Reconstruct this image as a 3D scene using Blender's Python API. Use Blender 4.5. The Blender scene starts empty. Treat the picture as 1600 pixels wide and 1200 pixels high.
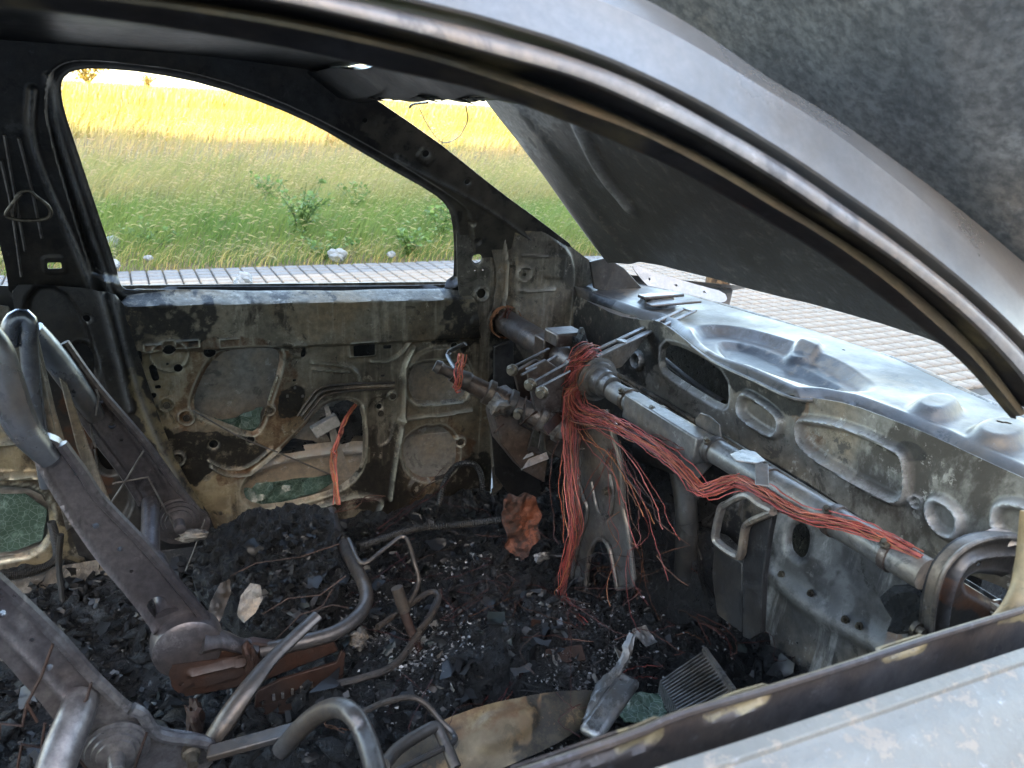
import bpy, bmesh, math, random
import numpy as np
from mathutils import Vector, Matrix
RNG = np.random.default_rng(7); random.seed(7)
SC = bpy.context.scene; COL = SC.collection
rad = math.radians

# ------------------------------------------------------------------ camera, sky, sun, exposure
CAM = np.array([0.0, -0.30, 1.35]); FPX = 1215.0
PITCH, YAW, ROLL = 19.5, 27.5, 3.5
def cam_axes():
    y, p, r = rad(YAW), rad(PITCH), rad(ROLL)
    fwd = np.array([math.sin(y)*math.cos(p), math.cos(y)*math.cos(p), -math.sin(p)])
    right = np.array([math.cos(y), -math.sin(y), 0.0]); down = np.cross(fwd, right)
    c, s = math.cos(r), math.sin(r)
    return np.stack([right*c - down*s, right*s + down*c, fwd], 1)
AX = cam_axes()
cd = bpy.data.cameras.new('camera'); cam = bpy.data.objects.new('camera', cd); COL.objects.link(cam); SC.camera = cam
cd.sensor_width = 36; cd.lens = 36*FPX/1600; cd.clip_start = 0.02; cd.clip_end = 3000
cd.dof.use_dof = True; cd.dof.focus_distance = 1.75; cd.dof.aperture_fstop = 9.0
cam.matrix_world = Matrix([[AX[i, 0], -AX[i, 1], -AX[i, 2], CAM[i]] for i in range(3)] + [[0, 0, 0, 1]])

SUN_EL, SUN_AZ = 14.5, 187.0          # the sun stands low behind the camera
w = bpy.data.worlds.new('World'); SC.world = w; w.use_nodes = True
wn = w.node_tree.nodes; wl = w.node_tree.links
sky = wn.new('ShaderNodeTexSky'); sky.sky_type = 'NISHITA'; sky.sun_disc = False
sky.sun_elevation = rad(SUN_EL); sky.sun_rotation = rad(SUN_AZ); sky.air_density = 0.9; sky.dust_density = 2.0; sky.ozone_density = 0.0
bg = wn['Background']; bg.inputs[1].default_value = 0.14; wl.new(sky.outputs[0], bg.inputs[0])
sd = bpy.data.lights.new('sun', 'SUN'); sun = bpy.data.objects.new('sun', sd); COL.objects.link(sun)
sd.energy = 3.6; sd.angle = rad(0.5); sd.color = (1.0, 0.87, 0.68)
to_sun = Vector((math.sin(rad(SUN_AZ))*math.cos(rad(SUN_EL)), math.cos(rad(SUN_AZ))*math.cos(rad(SUN_EL)), math.sin(rad(SUN_EL))))
sun.rotation_euler = to_sun.to_track_quat('Z', 'Y').to_euler()
SC.view_settings.view_transform = 'Standard'; SC.view_settings.look = 'None'
SC.view_settings.exposure = 3.95; SC.view_settings.gamma = 1.0
SC.cycles.use_denoising = True
SC.cycles.max_bounces = 8; SC.cycles.diffuse_bounces = 5; SC.cycles.sample_clamp_indirect = 6

# ------------------------------------------------------------------ geometry helpers
def ray(u, v): return AX @ np.array([u-800.0, v-600.0, FPX])
def at(u, v, x=None, y=None, z=None):           # a point of the place on a known plane of the car or ground
    d = ray(u, v)
    if x is not None: t = (x-CAM[0])/d[0]
    elif y is not None: t = (y-CAM[1])/d[1]
    else: t = (z-CAM[2])/d[2]
    return CAM + t*d
class Plane:
    def __init__(s, O, N, V=(0, 0, 1)):
        s.O = np.array(O, float); N = np.array(N, float); s.N = N/np.linalg.norm(N)
        V = np.array(V, float); V = V - s.N*(V@s.N); s.V = V/np.linalg.norm(V); s.U = np.cross(s.V, s.N)
    def hit(s, u, v):
        d = ray(u, v); t = ((s.O-CAM)@s.N)/(d@s.N); return CAM+t*d
    def st(s, u, v):
        p = s.hit(u, v)-s.O; return (p@s.U, p@s.V)
    def poly(s, pts): return np.array([s.st(u, v) for u, v in pts])
    def p3(s, a, b, h=0): return s.O + a*s.U + b*s.V + h*s.N
def YP(y): return Plane((0, y, 0), (0, -1, 0))
def XP(x): return Plane((x, 0, 0), (-1, 0, 0))
def ZP(z): return Plane((0, 0, z), (0, 0, 1), (0, 1, 0))
LEAN = 0.33
FARUP = Plane((0, 1.47, 0.94), (0, -1, -LEAN))
def chaikin(p, n=2, closed=True):
    p = np.asarray(p, float)
    for _ in range(n):
        if closed:
            q = np.roll(p, -1, 0); p = np.stack([.75*p+.25*q, .25*p+.75*q], 1).reshape(-1, p.shape[1])
        else:
            a, b = p[:-1], p[1:]
            p = np.concatenate([p[:1], np.stack([.75*a+.25*b, .25*a+.75*b], 1).reshape(-1, p.shape[1]), p[-1:]])
    return p
def catmull(P, n):
    P = np.asarray(P, float)
    if len(P) < 3: return P[0] + (P[-1]-P[0])*np.linspace(0, 1, n)[:, None]
    Q = np.concatenate([[2*P[0]-P[1]], P, [2*P[-1]-P[-2]]])
    ln = np.linalg.norm(np.diff(P, axis=0), axis=1); cum = np.concatenate([[0], np.cumsum(ln)]); out = []
    for s in np.linspace(0, cum[-1], n):
        i = min(np.searchsorted(cum, s, 'right')-1, len(P)-2); t = (s-cum[i])/max(ln[i], 1e-9)
        a, b, c, d = Q[i:i+4]
        out.append(.5*((2*b)+(c-a)*t+(2*a-5*b+4*c-d)*t*t+(3*b-a-3*c+d)*t**3))
    return np.array(out)
def sd_poly(P, poly):
    d = np.full(len(P), 1e18); inside = np.zeros(len(P), bool); n = len(poly)
    for i in range(n):
        a, b = poly[i], poly[(i+1) % n]; e = b-a; w_ = P-a
        t = np.clip((w_@e)/max(e@e, 1e-12), 0, 1); q = w_-t[:, None]*e
        d = np.minimum(d, (q*q).sum(1))
        c = ((a[1] > P[:, 1]) != (b[1] > P[:, 1]))
        with np.errstate(divide='ignore', invalid='ignore'):
            xx = (b[0]-a[0])*(P[:, 1]-a[1])/(b[1]-a[1])+a[0]
        inside ^= c & (P[:, 0] < xx)
    d = np.sqrt(d); return np.where(inside, -d, d)
def sd_line(P, poly):
    d = np.full(len(P), 1e18)
    for a, b in zip(poly[:-1], poly[1:]):
        e = b-a; w_ = P-a; t = np.clip((w_@e)/max(e@e, 1e-12), 0, 1); q = w_-t[:, None]*e
        d = np.minimum(d, (q*q).sum(1))
    return np.sqrt(d)
def sstep(x): x = np.clip(x, 0, 1); return x*x*(3-2*x)
_TAB = RNG.random((256, 256))
def vnoise(x, y):
    xi = np.floor(x).astype(int); yi = np.floor(y).astype(int); fx = sstep(x-xi); fy = sstep(y-yi)
    g = lambda a, b: _TAB[a % 256, b % 256]
    return (g(xi, yi)*(1-fx)+g(xi+1, yi)*fx)*(1-fy)+(g(xi, yi+1)*(1-fx)+g(xi+1, yi+1)*fx)*fy
def fbm(x, y, o=4):
    r = 0; a = .5
    for k in range(o): r = r+a*(vnoise(x*2**k+17*k, y*2**k+31*k)-.5)*2; a *= .5
    return r

def finish(name, me, mat, parent=None, ang=35, loc=None):
    me.polygons.foreach_set('use_smooth', np.ones(len(me.polygons), bool)); me.update()
    try: me.set_sharp_from_angle(angle=rad(ang))
    except Exception: pass
    o = bpy.data.objects.new(name, me); COL.objects.link(o)
    if mat: me.materials.append(mat)
    if parent is not None:
        o.parent = parent
        if parent.type == 'EMPTY': o.matrix_parent_inverse = Matrix.Translation(-parent.location)
    return o
def mesh_np(name, V, F4=None, F3=None):
    me = bpy.data.meshes.new(name); V = np.asarray(V, np.float32)
    nf4 = 0 if F4 is None else len(F4); nf3 = 0 if F3 is None else len(F3)
    me.vertices.add(len(V)); me.vertices.foreach_set('co', V.ravel())
    idx = []; st = []; k = 0
    if nf4: idx.append(np.asarray(F4, np.int32).ravel()); st.append(np.arange(nf4)*4); k = nf4*4
    if nf3: idx.append(np.asarray(F3, np.int32).ravel()); st.append(k+np.arange(nf3)*3)
    idx = np.concatenate(idx); st = np.concatenate(st).astype(np.int32)
    me.loops.add(len(idx)); me.loops.foreach_set('vertex_index', idx)
    me.polygons.add(len(st)); me.polygons.foreach_set('loop_start', st)
    me.update(calc_edges=True); me.validate(); return me
def set_col(me, arr, name='stain_sheen'):
    a = me.color_attributes.new(name, 'FLOAT_COLOR', 'POINT'); c = np.ones((len(me.vertices), 4), np.float32); c[:, :3] = arr
    a.data.foreach_set('color', c.ravel())

def shape(pl, s):
    k = s[0]
    if k == 'poly': return lambda P, q=chaikin(pl.poly(s[1]), s[2] if len(s) > 2 else 2): sd_poly(P, q)
    if k == 'circ':
        c = np.array(pl.st(*s[1])); return lambda P: np.linalg.norm(P-c, axis=1)-s[2]
    if k == 'rect':                                     # centre px, half sizes in metres, corner radius, tilt
        c = np.array(pl.st(*s[1])); hx, hy = s[2]; r = s[3] if len(s) > 3 else .002; a = rad(s[4]) if len(s) > 4 else 0
        R = np.array([[math.cos(a), -math.sin(a)], [math.sin(a), math.cos(a)]])
        def f(P):
            q = np.abs((P-c)@R)-np.array([hx-r, hy-r])
            return np.linalg.norm(np.maximum(q, 0), axis=1)+np.minimum(q.max(1), 0)-r
        return f
    if k == 'line': return lambda P, q=chaikin(pl.poly(s[1]), 2, False): sd_line(P, q)-s[2]
def panel(name, pl, outline, mat, parent=None, holes=(), feats=(), stains_sheens=(), res=.004, thick=.0014, hfun=None, smooth=1, wav=.0015, wsc=9.0, ang=50, deform=None):
    poly = pl.poly(outline) if not isinstance(outline, np.ndarray) else outline
    if smooth: poly = chaikin(poly, smooth)
    lo = poly.min(0)-res*2; hi = poly.max(0)+res*2
    nx, ny = (np.ceil((hi-lo)/res).astype(int)+1)
    gx, gy = np.meshgrid(lo[0]+np.arange(nx)*res, lo[1]+np.arange(ny)*res, indexing='ij')
    P = np.stack([gx.ravel(), gy.ravel()], 1)
    s = sd_poly(P, poly)
    for h in holes: s = np.maximum(s, -shape(pl, h)(P))
    S = s.reshape(nx, ny); g0, g1 = np.gradient(S, res)
    snap = (np.abs(s) < res*.75)
    gn = np.stack([g0.ravel(), g1.ravel()], 1); ln = np.maximum(np.linalg.norm(gn, axis=1), .3)
    P2 = P.copy(); P2[snap] -= (s[snap]/ln[snap]**2)[:, None]*gn[snap]
    s2 = s.copy(); s2[snap] = 0
    id_ = np.arange(nx*ny).reshape(nx, ny)
    Q = np.stack([id_[:-1, :-1], id_[1:, :-1], id_[1:, 1:], id_[:-1, 1:]], -1).reshape(-1, 4)
    sq = s2[Q]; Q = Q[(sq.max(1) <= res*.3) & (sq.mean(1) < -1e-9)]
    used = np.unique(Q); remap = -np.ones(nx*ny, int); remap[used] = np.arange(len(used)); Q = remap[Q]; P = P2[used]; n = len(P)
    H = wav*fbm(P[:, 0]*wsc+lo[0]*7, P[:, 1]*wsc+3.3, 3)
    if hfun is not None: H = H + hfun(P, pl)
    edge_glint = np.zeros(n)  # paler ridge crests and hole rims: edge glints painted into the colour
    for h in holes:
        if h[0] == 'poly':
            d = shape(pl, h)(P); H = H-.009*sstep(1-d/.011); edge_glint = np.maximum(edge_glint, .9*sstep(1-np.abs(d-.011)/.004))
        elif h[0] == 'circ' and h[2] > .006:
            d = shape(pl, h)(P); H = H-.003*sstep(1-d/.005); edge_glint = np.maximum(edge_glint, .5*sstep(1-d/.003))
    for f in feats:
        kind, shp, h, soft = f[:4]
        d = shape(pl, shp)(P)
        if kind == 'emboss': H = H+h*sstep(-d/soft+.5)
        elif kind == 'ridge':
            q = sstep(1-np.abs(d+shp[-1])/soft if shp[0] == 'line' else 1-np.abs(d)/soft); H = H+1.35*h*q; edge_glint = np.maximum(edge_glint, q**2)
        elif kind == 'set': m = sstep(-d/soft+.5); H = H*(1-m)+h*m
    X = pl.O + P[:, :1]*pl.U + P[:, 1:]*pl.V + H[:, None]*pl.N
    B = X - pl.N*thick
    if deform is not None: X = deform(X); B = deform(B)
    E = np.concatenate([Q[:, [0, 1]], Q[:, [1, 2]], Q[:, [2, 3]], Q[:, [3, 0]]])
    key = np.sort(E, 1); key = key[:, 0]*n+key[:, 1]
    u, inv, cnt = np.unique(key, return_inverse=True, return_counts=True)
    be = E[cnt[inv] == 1]
    W = np.stack([be[:, 0], be[:, 0]+n, be[:, 1]+n, be[:, 1]], 1)
    me = mesh_np(name, np.concatenate([X, B]), np.concatenate([Q, Q[:, ::-1]+n, W]))
    stn = np.zeros((n, 3))
    for ch, shp, soft in stains_sheens:
        d = shape(pl, shp)(P) + soft*.9*fbm(P[:, 0]*38, P[:, 1]*38, 4)
        stn[:, 'rgb'.index(ch)] = np.maximum(stn[:, 'rgb'.index(ch)], sstep(-d/soft+.5))
    aw = me.attributes.new('edge_glint', 'FLOAT', 'POINT'); aw.data.foreach_set('value', np.concatenate([edge_glint, edge_glint]).astype(np.float32))
    set_col(me, np.concatenate([stn, stn]))
    return finish(name, me, mat, parent, ang)

class MB:
    def __init__(s): s.V = []; s.F = []; s.C = []; s.n = 0
    def add(s, V, F, c=None):
        V = np.asarray(V, float); s.V.append(V); s.F += [tuple(int(i)+s.n for i in f) for f in F]; s.n += len(V)
        s.C.append(np.tile(np.array(c if c is not None else (0, 0, 0), float), (len(V), 1))); return s
    def tube(s, P, r, seg=10, n=None, cap=True, c=None, flat=None):
        P = np.asarray(P, float)
        if n: P = catmull(P, n)
        k = len(P); r = np.full(k, r) if np.isscalar(r) else np.interp(np.linspace(0, 1, k), np.linspace(0, 1, len(r)), r)
        T = np.gradient(P, axis=0); T /= np.maximum(np.linalg.norm(T, axis=1), 1e-9)[:, None]
        ref = np.array([0, 0, 1.]) if abs(T[0][2]) < .9 else np.array([1., 0, 0])
        u = np.cross(T[0], ref); u /= np.linalg.norm(u); V = []
        a = np.linspace(0, 2*math.pi, seg, endpoint=False)
        for i in range(k):
            u = u-T[i]*(u@T[i]); u /= np.linalg.norm(u); v = np.cross(T[i], u); fl = 1 if flat is None else flat
            V.append(P[i]+r[i]*(np.cos(a)[:, None]*u+fl*np.sin(a)[:, None]*v))
        V = np.concatenate(V); F = []
        for i in range(k-1):
            for j in range(seg):
                F.append((i*seg+j, i*seg+(j+1) % seg, (i+1)*seg+(j+1) % seg, (i+1)*seg+j))
        if cap: F += [tuple(range(seg))[::-1], tuple(range((k-1)*seg, k*seg))]
        return s.add(V, F, c)
    def box(s, c, size, R=None, col=None):
        h = np.array(size)/2; V = np.array([[x, y, z] for x in (-1, 1) for y in (-1, 1) for z in (-1, 1)])*h
        if R is not None: V = V@np.array(R).T
        return s.add(V+np.array(c), [(0, 1, 3, 2), (4, 6, 7, 5), (0, 4, 5, 1), (2, 3, 7, 6), (0, 2, 6, 4), (1, 5, 7, 3)], col)
    def beam(s, A, B, w_, h, up=(0, 0, 1), col=None):
        A = np.array(A, float); B = np.array(B, float); t = B-A; L = np.linalg.norm(t); t /= L
        up = np.array(up, float); up -= t*(up@t); up /= np.linalg.norm(up); sd_ = np.cross(up, t)
        return s.box((A+B)/2, (L, w_, h), np.stack([t, sd_, up], 1), col)
    def lathe(s, O, axis, prof, seg=24, c=None):
        O = np.array(O, float); ax = np.array(axis, float); ax /= np.linalg.norm(ax)
        ref = np.array([0, 0, 1.]) if abs(ax[2]) < .9 else np.array([1., 0, 0]); u = np.cross(ax, ref); u /= np.linalg.norm(u); v = np.cross(ax, u)
        a = np.linspace(0, 2*math.pi, seg, endpoint=False); V = []
        for h, r in prof: V.append(O+ax*h+max(r, 1e-5)*(np.cos(a)[:, None]*u+np.sin(a)[:, None]*v))
        F = []
        for i in range(len(prof)-1):
            for j in range(seg): F.append((i*seg+j, (i+1)*seg+j, (i+1)*seg+(j+1) % seg, i*seg+(j+1) % seg))
        F += [tuple(range(seg)), tuple(range((len(prof)-1)*seg, len(prof)*seg))[::-1]]
        return s.add(np.concatenate(V), F, c)
    def plate(s, pts, th, N, c=None):                    # a flat outline (3D points) given thickness th along N
        pts = np.asarray(pts, float); N = np.array(N, float); N /= np.linalg.norm(N); n = len(pts)
        V = np.concatenate([pts, pts+N*th]); F = [tuple(range(n)), tuple(range(n, 2*n))[::-1]]
        for i in range(n): j = (i+1) % n; F.append((i, i+n, j+n, j))
        return s.add(V, F, c)
    def loft(s, L, c=None, closed=False):
        k = len(L[0]); V = np.concatenate(L); F = []
        m = len(L)
        for i in range(m-1 if not closed else m):
            a, b = i*k, ((i+1) % m)*k
            for j in range(k-1): F.append((a+j, b+j, b+j+1, a+j+1))
        return s.add(V, F, c)
    def build(s, name, mat, parent=None, ang=38, bevel=0, col=True):
        me = bpy.data.meshes.new(name); V = np.concatenate(s.V); me.from_pydata(V.tolist(), [], s.F); me.update()
        bm = bmesh.new(); bm.from_mesh(me)
        if s.n < 60000: bmesh.ops.recalc_face_normals(bm, faces=bm.faces)
        bm.to_mesh(me); bm.free()
        if col: set_col(me, np.concatenate(s.C))
        o = finish(name, me, mat, parent, ang)
        if bevel:
            b = o.modifiers.new('bevel', 'BEVEL'); b.width = bevel; b.segments = 2; b.limit_method = 'ANGLE'; b.angle_limit = rad(40)
        return o

def tag(o, label=None, cat=None, group=None, kind=None):
    if label: o['label'] = label
    if cat: o['category'] = cat
    if group: o['group'] = group
    if kind: o['kind'] = kind
    return o
def empty(name, loc, label, cat, group=None):
    o = bpy.data.objects.new(name, None); COL.objects.link(o); o.location = loc; o.empty_display_size = .1
    return tag(o, label, cat, group)

# ------------------------------------------------------------------ materials
class NT:
    def __init__(s, name):
        s.m = bpy.data.materials.new(name); s.m.use_nodes = True; s.t = s.m.node_tree; s.N = s.t.nodes; s.L = s.t.links
        s.b = s.N['Principled BSDF']; s.co = s.N.new('ShaderNodeTexCoord').outputs['Object']
    def noise(s, scale, det=6, rough=.6, vec=None, dist=0):
        n = s.N.new('ShaderNodeTexNoise'); n.inputs['Scale'].default_value = scale; n.inputs['Detail'].default_value = det
        n.inputs['Roughness'].default_value = rough; n.inputs['Distortion'].default_value = dist; s.L.new(vec or s.co, n.inputs['Vector']); return n.outputs[0]
    def scaled(s, v, off=(0, 0, 0)):
        m = s.N.new('ShaderNodeMapping'); m.inputs['Scale'].default_value = v; m.inputs['Location'].default_value = off; s.L.new(s.co, m.inputs['Vector']); return m.outputs[0]
    def ramp(s, f, a, b, lo=0., hi=1.):
        m = s.N.new('ShaderNodeMapRange'); m.interpolation_type = 'SMOOTHSTEP'; s.L.new(f, m.inputs[0])
        for i, v in enumerate((a, b, lo, hi)): m.inputs[i+1].default_value = v
        return m.outputs[0]
    def math(s, op, a, b):
        m = s.N.new('ShaderNodeMath'); m.operation = op; m.use_clamp = True
        for i, v in enumerate((a, b)):
            if isinstance(v, (int, float)): m.inputs[i].default_value = v
            else: s.L.new(v, m.inputs[i])
        return m.outputs[0]
    def mix(s, f, a, b, mode='MIX'):
        m = s.N.new('ShaderNodeMix'); m.data_type = 'RGBA'; m.blend_type = mode
        for i, v in ((0, f), (6, a), (7, b)):
            if isinstance(v, (int, float)): m.inputs[i].default_value = v
            elif isinstance(v, tuple): m.inputs[i].default_value = (*v, 1)
            else: s.L.new(v, m.inputs[i])
        return m.outputs[2]
    def attr(s, name='stain_sheen'):
        a = s.N.new('ShaderNodeAttribute'); a.attribute_name = name; return a
    def bump(s, h, st, dist=.01):
        b = s.N.new('ShaderNodeBump'); b.inputs['Strength'].default_value = st; b.inputs['Distance'].default_value = dist
        s.L.new(h, b.inputs['Height']); s.L.new(b.outputs[0], s.b.inputs['Normal'])
    def out(s, col=None, rough=None, metal=None, spec=None):
        for k, v in (('Base Color', col), ('Roughness', rough), ('Metallic', metal), ('Specular IOR Level', spec)):
            if v is None: continue
            if isinstance(v, tuple): s.b.inputs[k].default_value = (*v, 1)
            elif isinstance(v, (int, float)): s.b.inputs[k].default_value = v
            else: s.L.new(v, s.b.inputs[k])
        return s.m

def burnt(name, a, b, c, scale=7, rough=(.35, .75), metal=.35, bump=.25, spot=.5, spotw=.06, fine=60, tan=(.42, .34, .20), rust=(.16, .065, .025), soot=(.012, .012, .013), streak=0.0, ash=0.0, warm=.6, flake=.6, grit=.55):
    t = NT(name)
    n1 = t.noise(scale, 7, .65); n2 = t.noise(scale*.45, 8, .7, t.scaled((1, 1, 1), (3, 7, 1)), .4); n3 = t.noise(fine, 5, .7)
    col = t.mix(t.ramp(n1, .36, .64), a, b)
    col = t.mix(t.ramp(n2, spot, spot+spotw), col, c)
    nf = t.noise(scale*5, 8, .78, t.scaled((1, 1, 1), (9, 1, 4))); nd = t.noise(scale*2.7, 8, .74, t.scaled((1, 1, 1), (2, 8, 6)), .6); nw = t.noise(scale*.7, 5, .6, t.scaled((1, 1, 1), (6, 3, 2)))
    col = t.mix(t.math('MULTIPLY', t.ramp(nw, .42, .62), warm), col, t.mix(1.0, col, (1.25, .92, .58), 'MULTIPLY'))
    col = t.mix(t.math('MULTIPLY', t.ramp(nf, .585, .62), flake), col, tuple(min(.6, x*1.55+.01) for x in b))
    col = t.mix(t.math('MULTIPLY', t.ramp(nd, .565, .61), flake), col, tuple(x*.35 for x in a))
    if streak:
        n4 = t.noise(14, 6, .7, t.scaled((1.6, 1.6, .12)))
        col = t.mix(t.math('MULTIPLY', t.ramp(n4, .5, .66), streak), col, tuple(min(1, x*2.2+.02) for x in b))
    at_ = t.attr(); sp = t.N.new('ShaderNodeSeparateColor'); t.L.new(at_.outputs['Color'], sp.inputs[0])
    n5 = t.noise(30, 8, .75)
    if ash:
        n6 = t.noise(95, 3, .6); col = t.mix(t.math('MULTIPLY', t.ramp(n6, .63, .72), ash), col, (.36, .35, .33))
    for i, cc in ((0, tan), (1, rust), (2, soot)):
        f = t.ramp(t.math('ADD', sp.outputs[i], t.math('MULTIPLY', t.ramp(n5, .2, .8, -.5, .5), 1.0) if False else sp.outputs[i]), .3, 1.0)
        f2 = t.ramp(n5, .36, .60, 0, .85) if i < 2 else t.ramp(n5, .34, .50, .25, 1)
        col = t.mix(t.math('MULTIPLY', f, f2), col, cc)
    col = t.mix(t.ramp(n3, .3, .7, 0, grit), col, tuple(x*.45 for x in a))
    wr = t.attr('edge_glint'); col = t.mix(t.math('MULTIPLY', wr.outputs['Fac'], t.ramp(n5, .35, .6, .15, .8)), col, tuple(min(.5, x*1.9+.06) for x in b))  # lighter tint on crests and rims stands in for specular glints
    rg = t.ramp(n1, .3, .7, rough[0], rough[1])
    t.bump(n3, bump, .004)
    return t.out(col, rg, metal)

M = {}
M['door'] = burnt('burnt_door_steel', (.135, .117, .088), (.27, .242, .19), (.042, .036, .03), 6, (.3, .56), .4, .4, .535, .05, streak=.4, ash=.25, rust=(.15, .065, .026), flake=.85)
M['skin'] = burnt('inner_skin_steel', (.27, .26, .245), (.37, .355, .335), (.16, .15, .14), 5, (.45, .75), .25, .2, .6, .1)
M['dark'] = burnt('sooted_steel', (.030, .031, .034), (.052, .052, .054), (.085, .076, .064), 5, (.28, .5), .35, .2, .64, .10)
M['frame'] = burnt('sooted_frame_steel', (.030, .031, .034), (.052, .052, .054), (.085, .076, .064), 5, (.28, .5), .35, .2, .64, .10, tan=(.15, .135, .105))
M['pillar'] = burnt('pillar_steel', (.11, .10, .084), (.21, .19, .16), (.045, .042, .038), 7, (.35, .65), .4, .3, .55, .05, streak=.45, ash=.2, flake=.75)
M['cowl'] = burnt('bare_cowl_steel', (.10, .10, .10), (.068, .066, .062), (.04, .032, .024), 4, (.3, .55), .4, .15, .51, .08, fine=35, warm=.9, flake=.7)
M['fire'] = burnt('firewall_steel', (.185, .17, .148), (.29, .275, .245), (.07, .06, .05), 5, (.4, .65), .35, .3, .545, .07, rust=(.19, .09, .04), ash=.2, flake=.8)
M['firelow'] = burnt('lower_firewall_steel', (.06, .06, .062), (.12, .12, .12), (.15, .155, .16), 6, (.4, .65), .3, .25, .62, .10, streak=.9, tan=(.19, .195, .20), rust=(.20, .10, .045), flake=.8)
M['seat'] = burnt('seat_frame_steel', (.075, .070, .080), (.125, .116, .122), (.19, .195, .21), 4, (.26, .46), .6, .25, .57, .10, fine=90, rust=(.10, .04, .025), warm=.4, flake=.5)
M['tube'] = burnt('scaled_tube_steel', (.11, .105, .105), (.07, .064, .062), (.16, .145, .135), 9, (.3, .55), .6, .25, .58, .06)
M['blue'] = burnt('blued_tube_steel', (.20, .22, .26), (.12, .13, .15), (.22, .18, .15), 9, (.2, .4), .7, .1, .6, .12)
M['beam'] = burnt('crossbeam_steel', (.15, .15, .153), (.23, .228, .225), (.075, .065, .055), 8, (.28, .5), .55, .25, .56, .08)
M['legsteel'] = burnt('bracket_steel', (.12, .118, .118), (.18, .175, .17), (.07, .06, .05), 8, (.32, .5), .5, .2, .58, .08)
M['column'] = burnt('steering_column_steel', (.075, .06, .058), (.14, .125, .12), (.22, .225, .23), 11, (.3, .5), .5, .25, .57, .06, rust=(.15, .06, .04))
M['rusty'] = burnt('rusted_steel', (.045, .021, .014), (.028, .018, .015), (.075, .048, .036), 14, (.5, .8), .25, .4, .6, .1)
M['hood'] = burnt('hood_burnt_paint', (.20, .203, .205), (.285, .28, .27), (.16, .152, .14), 4, (.3, .5), .35, .3, .58, .25, fine=85, tan=(.45, .455, .46), soot=(.085, .078, .07), warm=.4, flake=.35, grit=.85)  # tan slot carries the pale sheen painted on the bonnet
M['paint'] = burnt('grey_car_paint', (.24, .24, .25), (.30, .297, .30), (.235, .215, .19), 4, (.22, .42), .4, .1, .62, .14, fine=90, tan=(.40, .34, .25), warm=.4, flake=.3, grit=.25)
M['railpaint'] = burnt('roof_rail_paint', (.185, .182, .182), (.235, .231, .23), (.155, .14, .122), 2.6, (.24, .44), .4, .1, .56, .16, fine=120, warm=.4, flake=.15, grit=.25)
M['rail'] = burnt('scorched_rail_paint', (.19, .18, .185), (.26, .245, .235), (.16, .135, .11), 6, (.3, .55), .35, .12, .6, .1, tan=(.40, .32, .2))
M['channel'] = burnt('door_channel_steel', (.022, .021, .024), (.04, .038, .042), (.10, .08, .055), 6, (.35, .6), .3, .15, .66, .08, tan=(.30, .23, .12))
M['tan'] = burnt('scorched_tan_primer', (.26, .20, .115), (.18, .13, .08), (.08, .066, .055), 9, (.4, .65), .1, .2, .56, .14)
M['lip'] = burnt('scorched_lip', (.15, .115, .068), (.10, .075, .05), (.05, .042, .036), 9, (.4, .65), .1, .2, .52, .14)
M['flange'] = burnt('belt_flange_steel', (.062, .056, .060), (.10, .092, .095), (.035, .032, .034), 7, (.35, .6), .35, .15, .6, .12, tan=(.46, .37, .20))
M['alu'] = burnt('melted_aluminium', (.30, .305, .315), (.21, .215, .225), (.10, .1, .1), 14, (.3, .52), .7, .4, .57, .06)
M['foil'] = burnt('ash_foil', (.27, .26, .24), (.17, .16, .15), (.04, .038, .036), 40, (.35, .6), .35, .6, .55, .08, fine=120)
M['orange'] = burnt('scorched_orange_foam', (.24, .08, .04), (.10, .04, .028), (.02, .016, .015), 16, (.6, .9), .0, .9, .46, .06, fine=70, flake=.9)
M['charhose'] = burnt('charred_conduit', (.02, .02, .021), (.035, .035, .035), (.07, .07, .07), 20, (.4, .7), .0, .2, .66, .06)
def mk_char():
    t = NT('charred_debris'); n1 = t.noise(9, 8, .7); n2 = t.noise(55, 6, .75); n3 = t.noise(26, 4, .6, t.scaled((1, 1, 1), (5, 2, 8)))
    c = t.mix(t.ramp(n1, .35, .7), (.0028, .0033, .0043), (.0085, .0093, .011)); c = t.mix(t.ramp(n3, .68, .76), c, (.045, .042, .04))
    c = t.mix(t.ramp(t.noise(140, 3, .6), .70, .76), c, (.22, .22, .22))
    c = t.mix(t.math('MULTIPLY', t.ramp(t.noise(5, 6, .7, t.scaled((1, 1, 1), (1, 9, 3))), .54, .66), t.ramp(t.noise(75, 5, .7), .42, .6)), c, (.055, .057, .062))
    t.bump(n2, .9, .02); return t.out(c, t.ramp(n2, .3, .7, .2, .62), 0, .6)
M['char'] = mk_char()
def mk_attr(name, rough=.6, metal=0, spec=.4, amt=1.0, trans=0):
    t = NT(name); a = t.attr('tint'); c = t.mix(t.ramp(t.noise(40, 4), .3, .75, 0, .45), a.outputs['Color'], (.02, .02, .02)) if amt else a.outputs['Color']
    t.out(c, rough, metal, spec)
    if trans:
        tr = t.N.new('ShaderNodeBsdfTranslucent'); t.L.new(a.outputs['Color'], tr.inputs[0]); mx = t.N.new('ShaderNodeMixShader'); mx.inputs[0].default_value = trans
        t.L.new(t.b.outputs[0], mx.inputs[1]); t.L.new(tr.outputs[0], mx.inputs[2]); t.L.new(mx.outputs[0], t.N['Material Output'].inputs[0])
    return t.m
M['copper'] = mk_attr('burnt_copper_wire', .45, .3, .5, 1)
M['scrap'] = mk_attr('scrap_flakes', .45, .25, .5, 1)
M['grass'] = mk_attr('grass_blades', .55, 0, .25, 0, .35)
M['leaf'] = mk_attr('weed_leaves', .5, 0, .3, 0, .3)
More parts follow.
